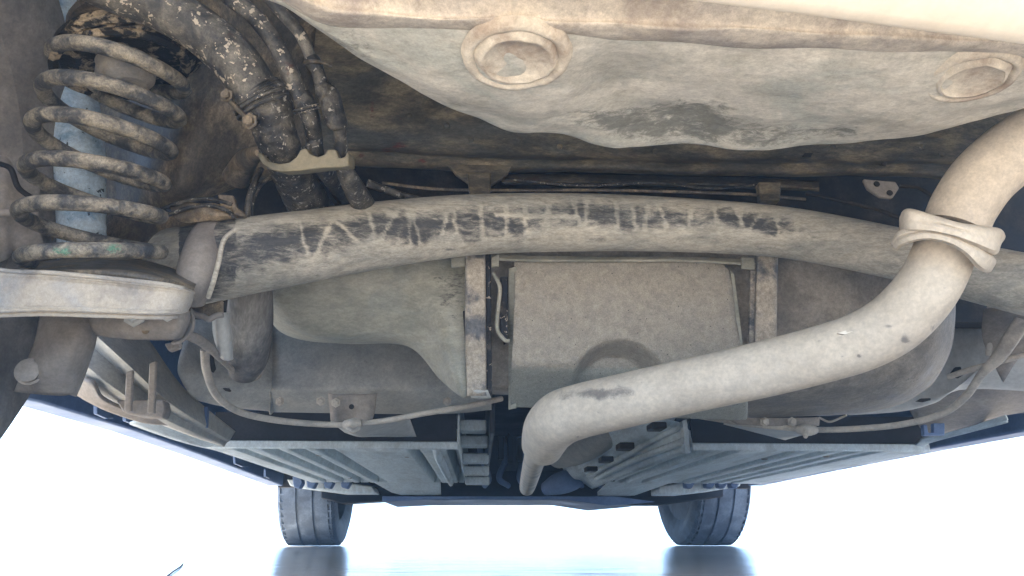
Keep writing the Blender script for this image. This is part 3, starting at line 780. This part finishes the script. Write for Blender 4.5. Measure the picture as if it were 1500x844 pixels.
# ---- tank straps
def strap(xa, xb, y0, y1, Y0, Y1, drop=0):
    rows = []
    for t in (0, .2, .4, .6, .8, 1):
        y = y0 + (y1 - y0) * t; Y = Y0 + (Y1 - Y0) * t * t
        k = 4 * math.sin(t * 3.1) * (1 if xa < 800 else 0)
        rows.append([(xa + t * drop - k * .5, y, Y), (xa + 3 + t * drop - k * .5, y, Y - .004), ((xa + xb) / 2 + t * drop, y, Y - .005), (xb - 3 + t * drop, y, Y - .004), (xb + t * drop, y, Y)])
    return patch('tank_strap', rows, M['strap'], CAR, su=4, sv=6, thick=.003)
s1 = strap(682, 711, 360, 580, .775, .82, 2)
pprism('strap_rubber', [(711, 372, .782), (719, 372, .782), (721, 582, .828), (713, 582, .828)], (0, .008, 0), M['blackstrip'], s1, bev=.001)
pprism('strap_rubber', [(678, 455, .785), (683, 455, .785), (690, 560, .815), (686, 566, .815)], (0, .008, 0), M['blackstrip'], s1, bev=.001)
for x0, x1 in ((661, 682), (720, 731)):
    pprism('strap_tab', [(x0, 376, .777), (x1, 372, .777), (x1, 390, .777), (x0, 391, .777)], (0, .004, 0), M['tank'], s1, bev=.0008)
patch('strap_lip', [[(688, 572, .815), (700, 573, .81), (715, 573, .815)], [(690, 583, .825), (700, 584, .822), (720, 584, .828)]], M['pale'], s1, thick=.002)
s2 = strap(1108, 1140, 365, 520, .785, .81, -3)
pprism('strap_rubber', [(1100, 385, .79), (1108, 385, .79), (1104, 520, .815), (1097, 520, .815)], (0, .006, 0), M['strap'], s2, bev=.001)
pprism('strap_tab', [(1086, 376, .777), (1105, 378, .777), (1106, 394, .777), (1087, 393, .777)], (0, .004, 0), M['tank'], s2, bev=.0008)
# black patch and stay between strap and shield
pprism('tank_seam', [(733, 405, .80), (744, 405, .80), (744, 500, .81), (738, 505, .81), (732, 480, .81)], (0, .004, 0), M['blackstrip'], CAR, bev=.001)
wire('vent_line', [U(722, 400, .79), U(732, 420, .79), U(730, 450, .79), U(728, 480, .795), U(738, 497, .80), U(746, 500, .80)], .0022, M['tank'], CAR)

# ---- seat crossmember left of the tank (long pale member)
rows = [[(285, 440, 1.10), (330, 440, 1.10), (395, 440, 1.14), (402, 440, 1.14), (520, 440, 1.15), (650, 440, 1.15), (720, 440, 1.15)],
        [(270, 500, 1.02), (320, 500, 1.06), (395, 500, 1.11), (402, 500, 1.12), (520, 500, 1.12), (650, 500, 1.12), (720, 500, 1.12)],
        [(262, 540, 1.00), (320, 548, 1.04), (395, 555, 1.09), (402, 556, 1.10), (520, 556, 1.10), (650, 556, 1.10), (720, 556, 1.10)],
        [(270, 566, 1.02), (320, 572, 1.05), (395, 576, 1.10), (402, 577, 1.10), (520, 578, 1.11), (650, 580, 1.11), (720, 580, 1.11)],
        [(292, 588, 1.07), (330, 596, 1.10), (395, 602, 1.16), (402, 603, 1.17), (520, 605, 1.18), (650, 606, 1.18), (720, 600, 1.18)],
        [(320, 584, 1.30), (340, 590, 1.30), (395, 596, 1.30), (402, 598, 1.30), (520, 600, 1.32), (650, 600, 1.32), (720, 596, 1.32)]]
sm = patch('seat_crossmember', rows, M['member'], CAR, su=6, sv=6, thick=.004)
for q, w, h in (((305, 532), 13, 14), ((331, 571), 9, 3)):
    pprism('hole', [(q[0] - w * .6, q[1] - h * .7, 1.0), (q[0] - w * .4, q[1] - h, 1.0), (q[0] + w * .5, q[1] - h * .8, 1.0), (q[0] + w * .8, q[1] + h * .6, 1.0), (q[0] + w * .5, q[1] + h, 1.0), (q[0] - w * .2, q[1] + h * .4, 1.0)], (0, .004, 0), M['black'], sm, bev=.001)
# support bracket below it
br = patch('cable_bracket', [[(480, 576, 1.04), (486, 577, 1.035), (500, 578, 1.035), (515, 578, 1.03), (540, 577, 1.035), (552, 576, 1.04)], [(483, 600, 1.04), (489, 600, 1.035), (502, 600, 1.04), (517, 600, 1.04), (540, 600, 1.035), (550, 600, 1.04)], [(484, 616, 1.05), (492, 618, 1.045), (502, 618, 1.05), (517, 618, 1.05), (538, 616, 1.045), (546, 614, 1.05)]], M['grey'], CAR, thick=.003)
lathe('hole', U(515, 596, 1.026), Vector((0, -1, -.1)), [(.0035, 0), (.0035, .001), (.002, .001)], M['black'], br, n=16)
patch('cable_shelf', [[(484, 618, 1.06), (515, 622, 1.05), (550, 620, 1.06), (600, 612, 1.12)], [(505, 634, 1.12), (525, 640, 1.14), (550, 640, 1.16), (610, 640, 1.25)]], M['pale'], CAR, thick=.003)

# ---- bushing, upright flange and loop at the left joint
tube('arm_bushing', [(368, 420, .80, 60), (366, 470, .81, 66), (362, 520, .83, 62), (356, 548, .85, 40)], M['bush'], CAR, n=32)
patch('arm_flange', [[(311, 458, .73), (318, 458, .725), (330, 458, .73), (336, 458, .75)], [(312, 490, .74), (320, 492, .735), (334, 490, .74), (340, 490, .76)], [(322, 524, .76), (328, 528, .755), (338, 528, .76), (342, 526, .78)]], M['pale'], CAR, thick=.003)
patch('arm_flange', [[(274, 450, .68), (300, 446, .68), (326, 440, .68)], [(276, 461, .675), (300, 464, .675), (326, 460, .675)]], M['rail'], CAR, thick=.003)
wire('weld_bead', [U(276, 454, .672), U(286, 461, .67), U(298, 464, .67), U(306, 468, .67), U(316, 463, .67), U(327, 461, .67)], .0028, M['grey'], CAR)
patch('arm_flange', [[(276, 452, .66), (281, 470, .66), (276, 488, .66), (262, 500, .66)], [(270, 452, .69), (272, 470, .69), (266, 488, .69), (250, 502, .69)]], M['grey'], CAR, thick=.003)
tube('brake_line', [(266, 488, .68, 14), (290, 497, .70, 15), (310, 512, .74, 13), (325, 528, .78, 9), (345, 545, .83, 8), (365, 556, .86, 7), (382, 548, .88, 6), (390, 520, .90, 6), (392, 495, .90, 6)], M['grey'], CAR, n=14)
pprism('bracket', [(240, 503, .70), (262, 500, .69), (262, 508, .69), (246, 514, .70)], (0, .01, 0), M['grey'], CAR)
# handbrake cables
tube('handbrake_cable', [(300, 512, .82, 13), (303, 545, .84, 12), (318, 580, .88, 11), (350, 603, .93, 10), (400, 615, .97, 9.5), (460, 621, 1.0, 9), (505, 622, 1.0, 8.5), (560, 617, .99, 8.5), (620, 606, .97, 8.5), (680, 596, .97, 8.5), (735, 584, 1.0, 8)], M['cable'], CAR, n=14)
cb = tube('cable_clip', [(506, 622, .995, 13), (514, 622, .99, 17), (522, 621, .99, 17), (530, 620, .99, 12)], M['cable'], CAR, n=14)
wire('clip_foot', [U(510, 628, .985), U(518, 632, .98), U(526, 628, .985)], .003, M['cable'], cb)
tube('handbrake_cable', [(1498, 470, .80, 22), (1480, 498, .81, 21), (1462, 524, .83, 18), (1438, 548, .85, 12), (1415, 580, .88, 11), (1380, 606, .92, 10), (1320, 622, .96, 9.5), (1240, 629, 1.0, 9), (1180, 629, 1.02, 8.5), (1100, 622, 1.05, 8), (1040, 613, 1.08, 7), (990, 606, 1.12, 6)], M['cable'], CAR, n=14)
cb = tube('cable_clip', [(1168, 629, 1.01, 12), (1176, 629, 1.005, 17), (1186, 630, 1.005, 17), (1194, 630, 1.01, 12)], M['cable'], CAR, n=14)
tube('clip_foot', [(1180, 630, 1.0, 8), (1180, 638, 1.0, 8), (1180, 642, 1.0, 4)], M['cable'], cb, n=10)
tube('brake_line', [(1390, 552, .90, 8), (1420, 542, .87, 9), (1450, 534, .85, 9), (1500, 520, .84, 9), (1540, 512, .84, 9)], M['cable'], CAR, n=12)
tube('brake_line', [(1450, 450, .86, 8), (1452, 480, .86, 9), (1450, 500, .86, 10), (1448, 520, .87, 8)], M['cable'], CAR, n=12)
patch('cable_bracket', [[(1060, 612, 1.04), (1120, 612, 1.03), (1175, 612, 1.03), (1201, 611, 1.04)], [(1080, 622, 1.04), (1120, 624, 1.03), (1175, 624, 1.03), (1200, 624, 1.04)]], M['grey'], CAR, thick=.003)
wire('wire_lead', [U(1200, 612, 1.03), U(1215, 618, 1.02), U(1232, 612, 1.01), U(1240, 608, 1.0)], .0015, M['cable'], CAR)
patch('cable_shelf', [[(1060, 622, 1.10), (1120, 626, 1.08), (1180, 632, 1.07), (1196, 634, 1.07)], [(1150, 645, 1.28), (1160, 642, 1.25), (1175, 638, 1.18), (1190, 636, 1.1)]], M['pale'], CAR, thick=.003)

# ---- right seat crossmember and wheelhouse
rows = [[(1330, 400, 1.0), (1390, 400, 1.0), (1450, 410, .95), (1520, 420, .93), (1600, 430, .92)],
        [(1335, 520, 1.02), (1392, 500, 1.0), (1450, 500, .95), (1490, 500, .93), (1600, 500, .92)],
        [(1290, 575, 1.06), (1360, 562, 1.04), (1410, 555, 1.0), (1450, 545, .97), (1600, 550, .95)],
        [(1240, 608, 1.12), (1320, 602, 1.10), (1370, 590, 1.06), (1420, 570, 1.04), (1600, 580, 1.0)],
        [(1260, 600, 1.28), (1330, 594, 1.26), (1380, 580, 1.22), (1430, 560, 1.2), (1600, 570, 1.2)]]
wh = patch('wheelhouse_panel', rows, M['pale'], CAR, su=6, sv=6, thick=.004)
for q, w, h in (((1404, 545), 14, 9), ((1353, 586), 11, 3)):
    pprism('hole', [(q[0] - w, q[1] + h * .6, .995), (q[0] - w * .3, q[1] - h * .8, .995), (q[0] + w, q[1] - h, .995), (q[0] + w, q[1] + h * .1, .995), (q[0], q[1] + h, .995)], (0, .004, 0), M['black'], wh, bev=.001)
patch('trailing_arm', [[(1440, 455, .83), (1480, 450, .80), (1560, 460, .80)], [(1440, 500, .86), (1490, 480, .83), (1560, 480, .82)], [(1470, 560, .88), (1500, 520, .86), (1560, 510, .85)]], M['grey'], CAR, thick=.004)

# ---- side rails / sills
XL, XR = AX - .78, AX + .78
def sill(s, pts_b, X):
    """outer sill box: lower edge traced at plane X"""
    p = [UX(a, b_, X) for a, b_ in pts_b]
    top = [Vector((q.x, q.y, .56)) for q in p]
    return prism('sill', p + list(reversed(top)), Vector((s * .05, 0, 0)), M['sill'], CAR, bev=.004)
sill(-1, [(-60, 566), (60, 590), (200, 632), (300, 668), (415, 712)], XL)
sill(1, [(1640, 606), (1500, 632), (1350, 660), (1200, 690), (1096, 712)], XR)
# left inner side rail: sheets running forward
rows = [[(150, 430, .98), (205, 480, 1.0), (262, 560, 1.06), (305, 600, 1.16), (345, 632, 1.32)],
        [(140, 462, .96), (196, 510, .97), (254, 575, 1.03), (300, 610, 1.14), (340, 640, 1.32)],
        [(128, 480, .92), (185, 532, .93), (246, 588, .99), (294, 620, 1.11), (336, 646, 1.31)],
        [(122, 496, .95), (178, 546, .96), (238, 596, 1.02), (288, 625, 1.13), (333, 648, 1.33)],
        [(108, 520, .93), (164, 566, .94), (226, 606, 1.01), (280, 632, 1.12), (330, 652, 1.33)],
        [(100, 545, .96), (158, 584, .98), (216, 614, 1.05), (274, 637, 1.15), (328, 655, 1.36)]]
patch('side_rail', rows, M['member'], CAR, su=6, sv=3, thick=.004)
patch('side_rail', [[(112, 552, .94), (135, 562, .93), (150, 585, .95), (200, 606, 1.0), (245, 612, 1.04)], [(105, 575, .97), (130, 590, .97), (160, 604, .99), (210, 620, 1.04), (250, 624, 1.08)]], M['grey'], CAR, thick=.004)
for x, y0, y1 in ((188, 545, 602), (222, 532, 605)):
    pprism('jacking_tab', [(x - 4, y0, .90), (x + 7, y0 - 4, .90), (x + 4, y1, .96), (x - 7, y1, .96)], (0, .006, 0), M['grey'], CAR, bev=.0015)
pprism('bracket', [(170, 586, .97), (240, 586, .97), (243, 600, .97), (238, 612, .97), (205, 610, .97), (180, 604, .97)], (0, .02, 0), M['grey'], CAR, bev=.002)
# pale floor flanges along both sides
patch('sill_flange', [[(230, 606, 1.12), (262, 618, 1.20), (290, 636, 1.29), (322, 655, 1.40)], [(190, 622, 1.14), (240, 640, 1.24), (280, 652, 1.33), (316, 660, 1.42)]], M['tray'], CAR, thick=.004)
pprism('bracket', [(270, 600, 1.14), (284, 602, 1.14), (286, 622, 1.14), (296, 622, 1.14), (298, 596, 1.14), (304, 596, 1.14), (302, 626, 1.14), (270, 624, 1.14)], (0, .01, 0), M['sill'], CAR, bev=.001)
patch('side_rail', [[(1600, 530, 1.05), (1480, 545, 1.05), (1400, 570, 1.10), (1330, 598, 1.2)], [(1600, 570, 1.1), (1480, 585, 1.1), (1420, 600, 1.15), (1350, 630, 1.25)], [(1600, 600, 1.15), (1490, 606, 1.18), (1430, 622, 1.2), (1365, 640, 1.28)]], M['grey'], CAR, su=6, sv=6, thick=.004)
patch('sill_flange', [[(1330, 664, 1.44), (1345, 650, 1.36), (1362, 640, 1.30), (1470, 612, 1.15)], [(1340, 666, 1.44), (1358, 652, 1.36), (1374, 646, 1.30), (1475, 620, 1.15)]], M['tray'], CAR, thick=.004)
patch('sill_flange', [[(1385, 634, 1.27), (1430, 622, 1.2), (1472, 608, 1.14)], [(1395, 638, 1.27), (1435, 628, 1.2), (1475, 616, 1.14)]], M['tray'], CAR, thick=.003)
pprism('bracket', [(1353, 622, 1.2), (1358, 622, 1.2), (1360, 634, 1.2), (1368, 634, 1.2), (1368, 620, 1.2), (1384, 620, 1.2), (1384, 638, 1.2), (1354, 638, 1.2)], (0, .01, 0), M['sill'], CAR, bev=.001)

for i, (px, py, w_, h_) in enumerate(((150, 612, 16, 8), (196, 624, 22, 7), (238, 638, 18, 9), (292, 655, 26, 6), (352, 684, 20, 7), (392, 702, 12, 6))):
    o = UX(px, py - 6, XL + .06); m_ = pxm(o)
    prism('pinch_weld', [o + Vector((0, -w_ * m_ * 2, .012)), o + Vector((0, -w_ * m_ * 1.6, -h_ * m_ * .6)), o + Vector((0, w_ * m_ * .3, -h_ * m_ * .8)), o + Vector((0, w_ * m_ * 1.5, -h_ * m_ * .4)), o + Vector((0, w_ * m_ * 2.4, .012))], Vector((.006, 0, 0)), M['sill'], CAR, bev=.001)
# ---- ribbed undertray panels
def tray(x0, x1, y0, y1, z, grooves, tongue, slot, taper, Z1=None):
    """grooves: list of (x centre, half width, depth)"""
    verts = []; faces = []
    nx = 240; ny = 14
    for j in range(ny + 1):
        t = j / ny
        Y = y0 + (y1 - y0) * t
        for i in range(nx + 1):
            X = x0 + (x1 - x0) * i / nx
            X += taper * t * (1 if X > (x0 + x1) / 2 else 0) * 0
            zz = z
            for gc, gw, gd in grooves:
                k = max(0, min(1, (gw - abs(X - gc)) / .005))
                e = min(1, max(0, (t - .015) / .02)) * min(1, max(0, (1 - t) / .05))
                zz += gd * (k * k * (3 - 2 * k)) * e
            if t == 0: zz += .000
            verts.append(Vector((X, Y, zz)))
    for j in range(ny):
        for i in range(nx):
            a = j * (nx + 1) + i
            faces.append((a, a + nx + 1, a + nx + 2, a + 1))
    o = mesh_from('undertray', verts, faces, M['tray'], CAR, True, 30)
    m = o.modifiers.new('s', 'SOLIDIFY'); m.thickness = .004; m.offset = 1
    # turned lip along the rear edge
    box('lip', (x0 - .004, y0 - .008, z - .004), (x1 + .004, y0 - .001, z + .010), M['tray'], o, bev=.002)
    box('gap_shade_plate', (x0, y0 + .004, z + .004), (x1, y0 + .010, z + .062), M['navy'], o, bev=0)  # added dark plate, coloured as the shade in the gap above the lip
    # tongue
    tx0, tx1, ty = tongue
    pts = [Vector((tx0 - .02, y1 + .001, z)), Vector((tx0, y1 + (ty - y1) * .7, z - .012)), Vector((tx0 + .02, ty - .02, z - .014)), Vector((tx0 + .05, ty, z - .014)), Vector((tx1 - .04, ty, z - .014)), Vector((tx1 - .01, ty - .03, z - .014)), Vector((tx1 + .01, y1 + .001, z))]
    prism('tongue', pts, Vector((0, 0, .004)), M['tray'], o, bev=.001)
    sx, sy = slot
    box('slot', (sx - .025, sy - .03, z - .0012), (sx + .025, sy + .03, z - .0004), M['black'], o, bev=0)
    return o
ZT = .185
tl = tray(UZ(320, 658, ZT).x, UZ(668, 656, ZT).x, 1.385, 2.25, ZT,
     [(-.430, .014, .042), (-.377, .019, .042), (-.328, .018, .042), (-.276, .018, .042), (-.118, .014, .042), (-.078, .006, -.014), (-.05, .014, .042)],
     (-.29, -.12, 2.75), (-.20, 1.85), 0)
XRT0 = UZ(1010, 660, ZT).x
tr = tray(XRT0, UZ(1332, 664, ZT).x, 1.385, 2.25, ZT,
     [(.413, .020, .042), (.468, .016, .036), (.585, .020, .042), (.640, .018, .042), (.690, .016, .042), (.735, .014, .042)],
     (.40, .56, 2.75), (.55, 1.85), 0)
# tunnel walls: stepped inner sides
XI = UZ(668, 656, ZT).x
tw = prism('tunnel_wall', [Vector((XI + .002, 1.385, ZT - .004)), Vector((XI + .002, 1.385, .243)), Vector((XI + .002, 1.6, .30)), Vector((XI + .002, 2.6, .30)), Vector((XI + .002, 2.3, ZT - .004))], Vector((.004, 0, 0)), M['tray'], CAR, bev=.001)
for k, (yy, zz) in enumerate(((1.40, .238), (1.50, .222), (1.66, .205), (1.86, .195), (2.1, .188))):
    box('step', (XI + .006, yy, zz - .020), (XI + .055 + k * .004, yy + .05, zz), M['tray'], tw, bev=.003)
box('tunnel_panel', (XI + .06, 1.3, .20), (XI + .068, 2.7, .42), M['navy'], CAR)
tw2 = patch('tunnel_wall', [[Vector((XRT0, 1.39, ZT)), Vector((XRT0 - .005, 1.7, ZT)), Vector((XRT0 - .01, 2.1, ZT)), Vector((XRT0 - .01, 2.6, ZT))],
      [Vector((XRT0 - .012, 1.39, .225)), Vector((XRT0 - .03, 1.7, .22)), Vector((XRT0 - .04, 2.1, .215)), Vector((XRT0 - .05, 2.6, .21))],
      [Vector((XRT0 - .055, 1.39, .245)), Vector((XRT0 - .075, 1.7, .235)), Vector((XRT0 - .08, 2.1, .225)), Vector((XRT0 - .09, 2.6, .22))],
      [Vector((XRT0 - .10, 1.39, .30)), Vector((XRT0 - .12, 1.7, .30)), Vector((XRT0 - .12, 2.1, .30)), Vector((XRT0 - .13, 2.6, .30))]], M['tray'], CAR, su=6, sv=6, thick=.003, world_pts=True)
pprism('tunnel_flange', [(1000, 616, 1.385), (1006, 614, 1.385), (1012, 664, 1.385), (1004, 664, 1.385)], (0, .02, 0), M['tray'], tw2, bev=.001)
for px, py, w, Y in ((962, 626, 12, 1.40), (916, 655, 12, 1.62), (888, 674, 10, 1.82), (866, 688, 9, 2.02)):
    o = U(px, py, Y)
    mm = pxm(o) * w
    box('notch_shade', (o.x - mm, o.y - .03, o.z - mm * .38), (o.x + mm * .8, o.y + .02, o.z + mm * .38), M['black'], tw2, bev=.002)  # black boxes painted as the shade inside notches between the ribs
for pts in ([(1002, 622, 1.39, 11), (950, 648, 1.62, 10), (905, 674, 1.90, 9), (862, 697, 2.3, 7)], [(1003, 646, 1.39, 12), (955, 664, 1.62, 10), (912, 682, 1.90, 9), (872, 702, 2.3, 7)], [(985, 612, 1.42, 9), (930, 640, 1.66, 9), (890, 664, 1.95, 8), (850, 690, 2.3, 6)]):
    tube('rib', pts, M['tray'], tw2, n=10)
# muffler-shaped grey shell right of the pipe end in the tunnel
tube('tunnel_shield', [(930, 604, 1.7, 40), (885, 628, 1.8, 58), (848, 652, 1.95, 54), (818, 668, 2.1, 36)], M['member'], CAR, n=28)
# gearbox / engine items far ahead
tube('catalyst', [(800, 716, 2.6, 20), (820, 708, 2.55, 32), (840, 702, 2.6, 30), (860, 690, 2.8, 20)], M['sill'], CAR, n=24)
pprism('front_subframe', [(470, 708, 2.75), (700, 700, 2.8), (740, 690, 2.8), (980, 690, 2.8), (1060, 705, 2.75), (1060, 728, 2.75), (970, 740, 2.75), (890, 740, 2.75), (840, 731, 2.75), (600, 732, 2.75), (500, 738, 2.75), (470, 730, 2.75)], (0, .10, 0), M['navy'], CAR, bev=.004)
pprism('engine_guard', [(560, 727, 2.70), (900, 727, 2.70), (960, 735, 2.70), (890, 741, 2.70), (830, 732, 2.70), (620, 732, 2.70), (560, 735, 2.70)], (0, .5, 0), M['sill'], CAR, bev=.002)
for s, pts in ((-1, [(420, 702), (500, 706), (545, 712), (550, 722), (500, 722), (455, 716), (425, 712)]), (1, [(1085, 702), (1010, 706), (965, 712), (965, 724), (1000, 724), (1050, 718), (1085, 712)])):
    pprism('control_arm', [(a, b_, 2.50) for a, b_ in pts], (0, .12, 0), M['tray'], CAR, bev=.004)
    for px in ((452, 470) if s < 0 else (1050, 1035)):
        pprism('mount_lug', [(px - 5, 700, 2.46), (px + 5, 700, 2.46), (px + 5, 716, 2.46), (px - 5, 716, 2.46)], (0, .02, 0), M['tray'], CAR, bev=.003)
# dark hangings inside front bay
for k in range(9):
    px = 730 + 14 * k; hgt = random.uniform(8, 22)
    pprism('engine_rib', [(px, 640 + random.uniform(-8, 20), 2.5), (px + 8, 640, 2.5), (px + 8, 660 + hgt, 2.5), (px, 660 + hgt, 2.5)], (0, .05, 0), M['navy'], CAR, bev=.002)

# ---- small fixings that show along the underbody
for q in ((470, 588, 1.03), (492, 590, 1.03), (655, 588, 1.10), (410, 588, 1.10), (1120, 618, 1.02), (1160, 618, 1.02)):
    hexbolt('bolt', U(*q), Vector((0, -1, -.2)), .0045, M['cable'], CAR)
for q in ((600, 170), (655, 185), (690, 205), (760, 205), (820, 215), (960, 222), (1220, 215), (1350, 215), (1380, 226), (540, 130), (500, 110)):
    lathe('spot_weld', U(q[0], q[1], .788), Vector((0, -1, -.3)), [(.0035, 0), (.0035, .0008), (.0025, .0016), (0.0001, .0018)], M['cross'], CAR, n=14)
for s_, x_ in ((-1, 435), (-1, 455), (-1, 480), (-1, 505), (1, 1040), (1, 1058), (1, 1076), (1, 1010)):
    pprism('mount_lug', [(x_ - 7, 698, 2.38), (x_ + 6, 696, 2.38), (x_ + 8, 708, 2.38), (x_ + 3, 716, 2.38), (x_ - 5, 714, 2.38)], (0, .04, 0), M['sill'], CAR, bev=.003)
wire('brake_line', [U(560, 268, .80), U(640, 277, .80), U(760, 279, .79), U(900, 279, .79), U(1080, 284, .79), U(1180, 292, .79)], .0018, M['rail'], CAR)
wire('brake_line', [U(740, 262, .81), U(850, 272, .80), U(960, 268, .80), U(1040, 276, .80), U(1120, 270, .80)], .0016, M['hose'], CAR)
for k, px in enumerate((735, 760, 842, 870, 700)):
    tube('engine_pipe', [(px, 640, 2.6, 9), (px + 6, 670, 2.6, 9), (px - 4 + 5 * k, 700, 2.6, 9), (px + 10, 712, 2.65, 8)], M['sill'], CAR, n=10)
for q in ((468, 666), (596, 668), (512, 700), (1120, 672), (1210, 668)):
    o = UZ(q[0], q[1], ZT - .0015)
    lathe('clip', o, Vector((0, 0, -1)), [(.007, 0), (.007, .001), (.004, .003), (0.0001, .0032)], M['grey'], tl if q[0] < 700 else tr, n=14)

# ---- exhaust pipe
EP = [(1640, 150, .50, 100), (1560, 180, .52, 98), (1495, 216, .54, 95), (1445, 256, .555, 92), (1413, 300, .565, 90), (1398, 335, .57, 88)]
tube('exhaust_pipe', EP, M['exhaust_old'], CAR, sub=12, n=48)
EP2 = [(1392, 345, .572, 84), (1382, 372, .576, 84), (1366, 408, .583, 86), (1342, 442, .595, 88), (1306, 476, .61, 88), (1262, 500, .625, 86), (1210, 517, .64, 84), (1130, 538, .665, 82), (1050, 556, .69, 80), (970, 574, .715, 79), (900, 590, .74, 79), (850, 602, .76, 79), (822, 612, .775, 80), (806, 626, .80, 76), (799, 640, .825, 69), (795, 652, .85, 62)]
SP = [(1325, 495, 6, 5), (1327, 500, 9, 3), (1257, 521, 2.5, 2), (1259, 522, 3, 2.5), (1234, 523, 2, 2), (1285, 440, 3, 2), (1384, 422, 2.5, 2), (1228, 549, 3, 2), (1110, 560, 2, 2), (1365, 480, 5, 5), (1302, 478, 5, 3), (876, 604, 2, 2), (940, 560, 2, 2), (1030, 600, 2, 2), (1200, 500, 3, 2), (846, 640, 2, 2)]
def ex_st(p, u, th):
    x, y = proj(p)
    v = .50 * g2(x, y, 900, 574, 40, 9) + .40 * g2(x, y, 850, 578, 60, 8) + .35 * g2(x, y, 880, 585, 9, 6)
    for a_, b_, c_, d_ in SP: v += .55 * g2(x, y, a_, b_, c_ * 1.2, d_ * 1.2)
    return v + .06 * noise.noise(p * 45) + .05 * noise.noise(p * 12)
ex = tube('exhaust_pipe', EP2, M['exhaust'], CAR, sub=26, n=110, attr={'stain': ex_st, 'stain2': lambda p, u, th: 0.0})
pprism('paint_chip', [(1227, 488, .583), (1236, 485, .583), (1240, 484, .583), (1240, 487, .583), (1250, 485, .583), (1238, 490, .583)], (0, .003, 0), M['bumper'], ex, bev=0)
tube('exhaust_pipe', [(790, 640, .88, 34), (785, 664, .98, 33), (780, 684, 1.16, 30), (776, 699, 1.42, 27), (773, 711, 1.75, 24), (772, 715, 1.95, 22)], M['exhaust_old'], CAR, n=32)
# flange pair
def flange(cy0, Y, pts_top, pts_bot, name):
    n = len(pts_top)
    rows = []
    for k, (dy, f) in enumerate(((0.030, 0), (0.0, .0), (-.002, .5), (0.0, 1), (.030, 1))):
        rows.append([(x0 * (1 - f) + x1 * f, y0 * (1 - f) + y1 * f, Y + dy + c) for (x0, y0, c), (x1, y1, c1) in zip(pts_top, pts_bot)])
    return patch(name, rows, M['exhaust'], CAR, su=10, sv=4, thick=.005, offset=0)
fl = flange(0, .528, [(1322, 320, .03), (1330, 311, .01), (1360, 318, 0), (1400, 330, -.004), (1438, 336, 0), (1462, 340, .01), (1468, 348, .03)],
       [(1322, 334, .03), (1332, 336, .01), (1360, 336, 0), (1398, 343, -.004), (1432, 357, 0), (1456, 368, .01), (1460, 358, .03)], 'pipe_flange')
fl2 = flange(0, .534, [(1310, 356, .03), (1320, 342, .012), (1352, 334, 0), (1392, 341, -.004), (1425, 356, 0), (1446, 374, .01), (1455, 384, .03)],
       [(1312, 362, .03), (1324, 354, .012), (1354, 347, 0), (1388, 352, -.004), (1415, 368, 0), (1436, 390, .01), (1448, 396, .03)], 'pipe_flange')
band(1384, 357, .574, 45, U(1366, 408, .583) - U(1392, 345, .572), .006, M['weld'], fl2, name='gasket')

# ---- twig on the ground
g1 = UZ(243, 846, .0015); g2_ = UZ(268, 826, .0010)
tw_ = wire('twig', [g1, g1 * .66 + g2_ * .34, g1 * .33 + g2_ * .67 + Vector((.001, 0, 0)), g2_], .0007, M['twig'], None)
tw_['label'] = 'thin dark twig lying on the bright ground left of the front wheel'
tw_['category'] = 'twig'

# ---- labels for parts that look different from the rest
for o_, l_ in ((dm, 'pale blue dusty damper tube behind the coil spring'), (sp, 'dusty coil spring with green paint marks on its lowest coil'),
               (beam, 'curved dark beam streaked with dried pale mud'), (ex, 'long beige dust-covered bent exhaust pipe'),
               (hs, 'beige pitted heat shield plate'), (pan, 'cream dusty spare wheel pan with two round plugs'),
               (fp, 'dark filler pipe with flaking mud spots'), (s1, 'scuffed metal tank strap with black rubber edge')):
    o_['label'] = l_
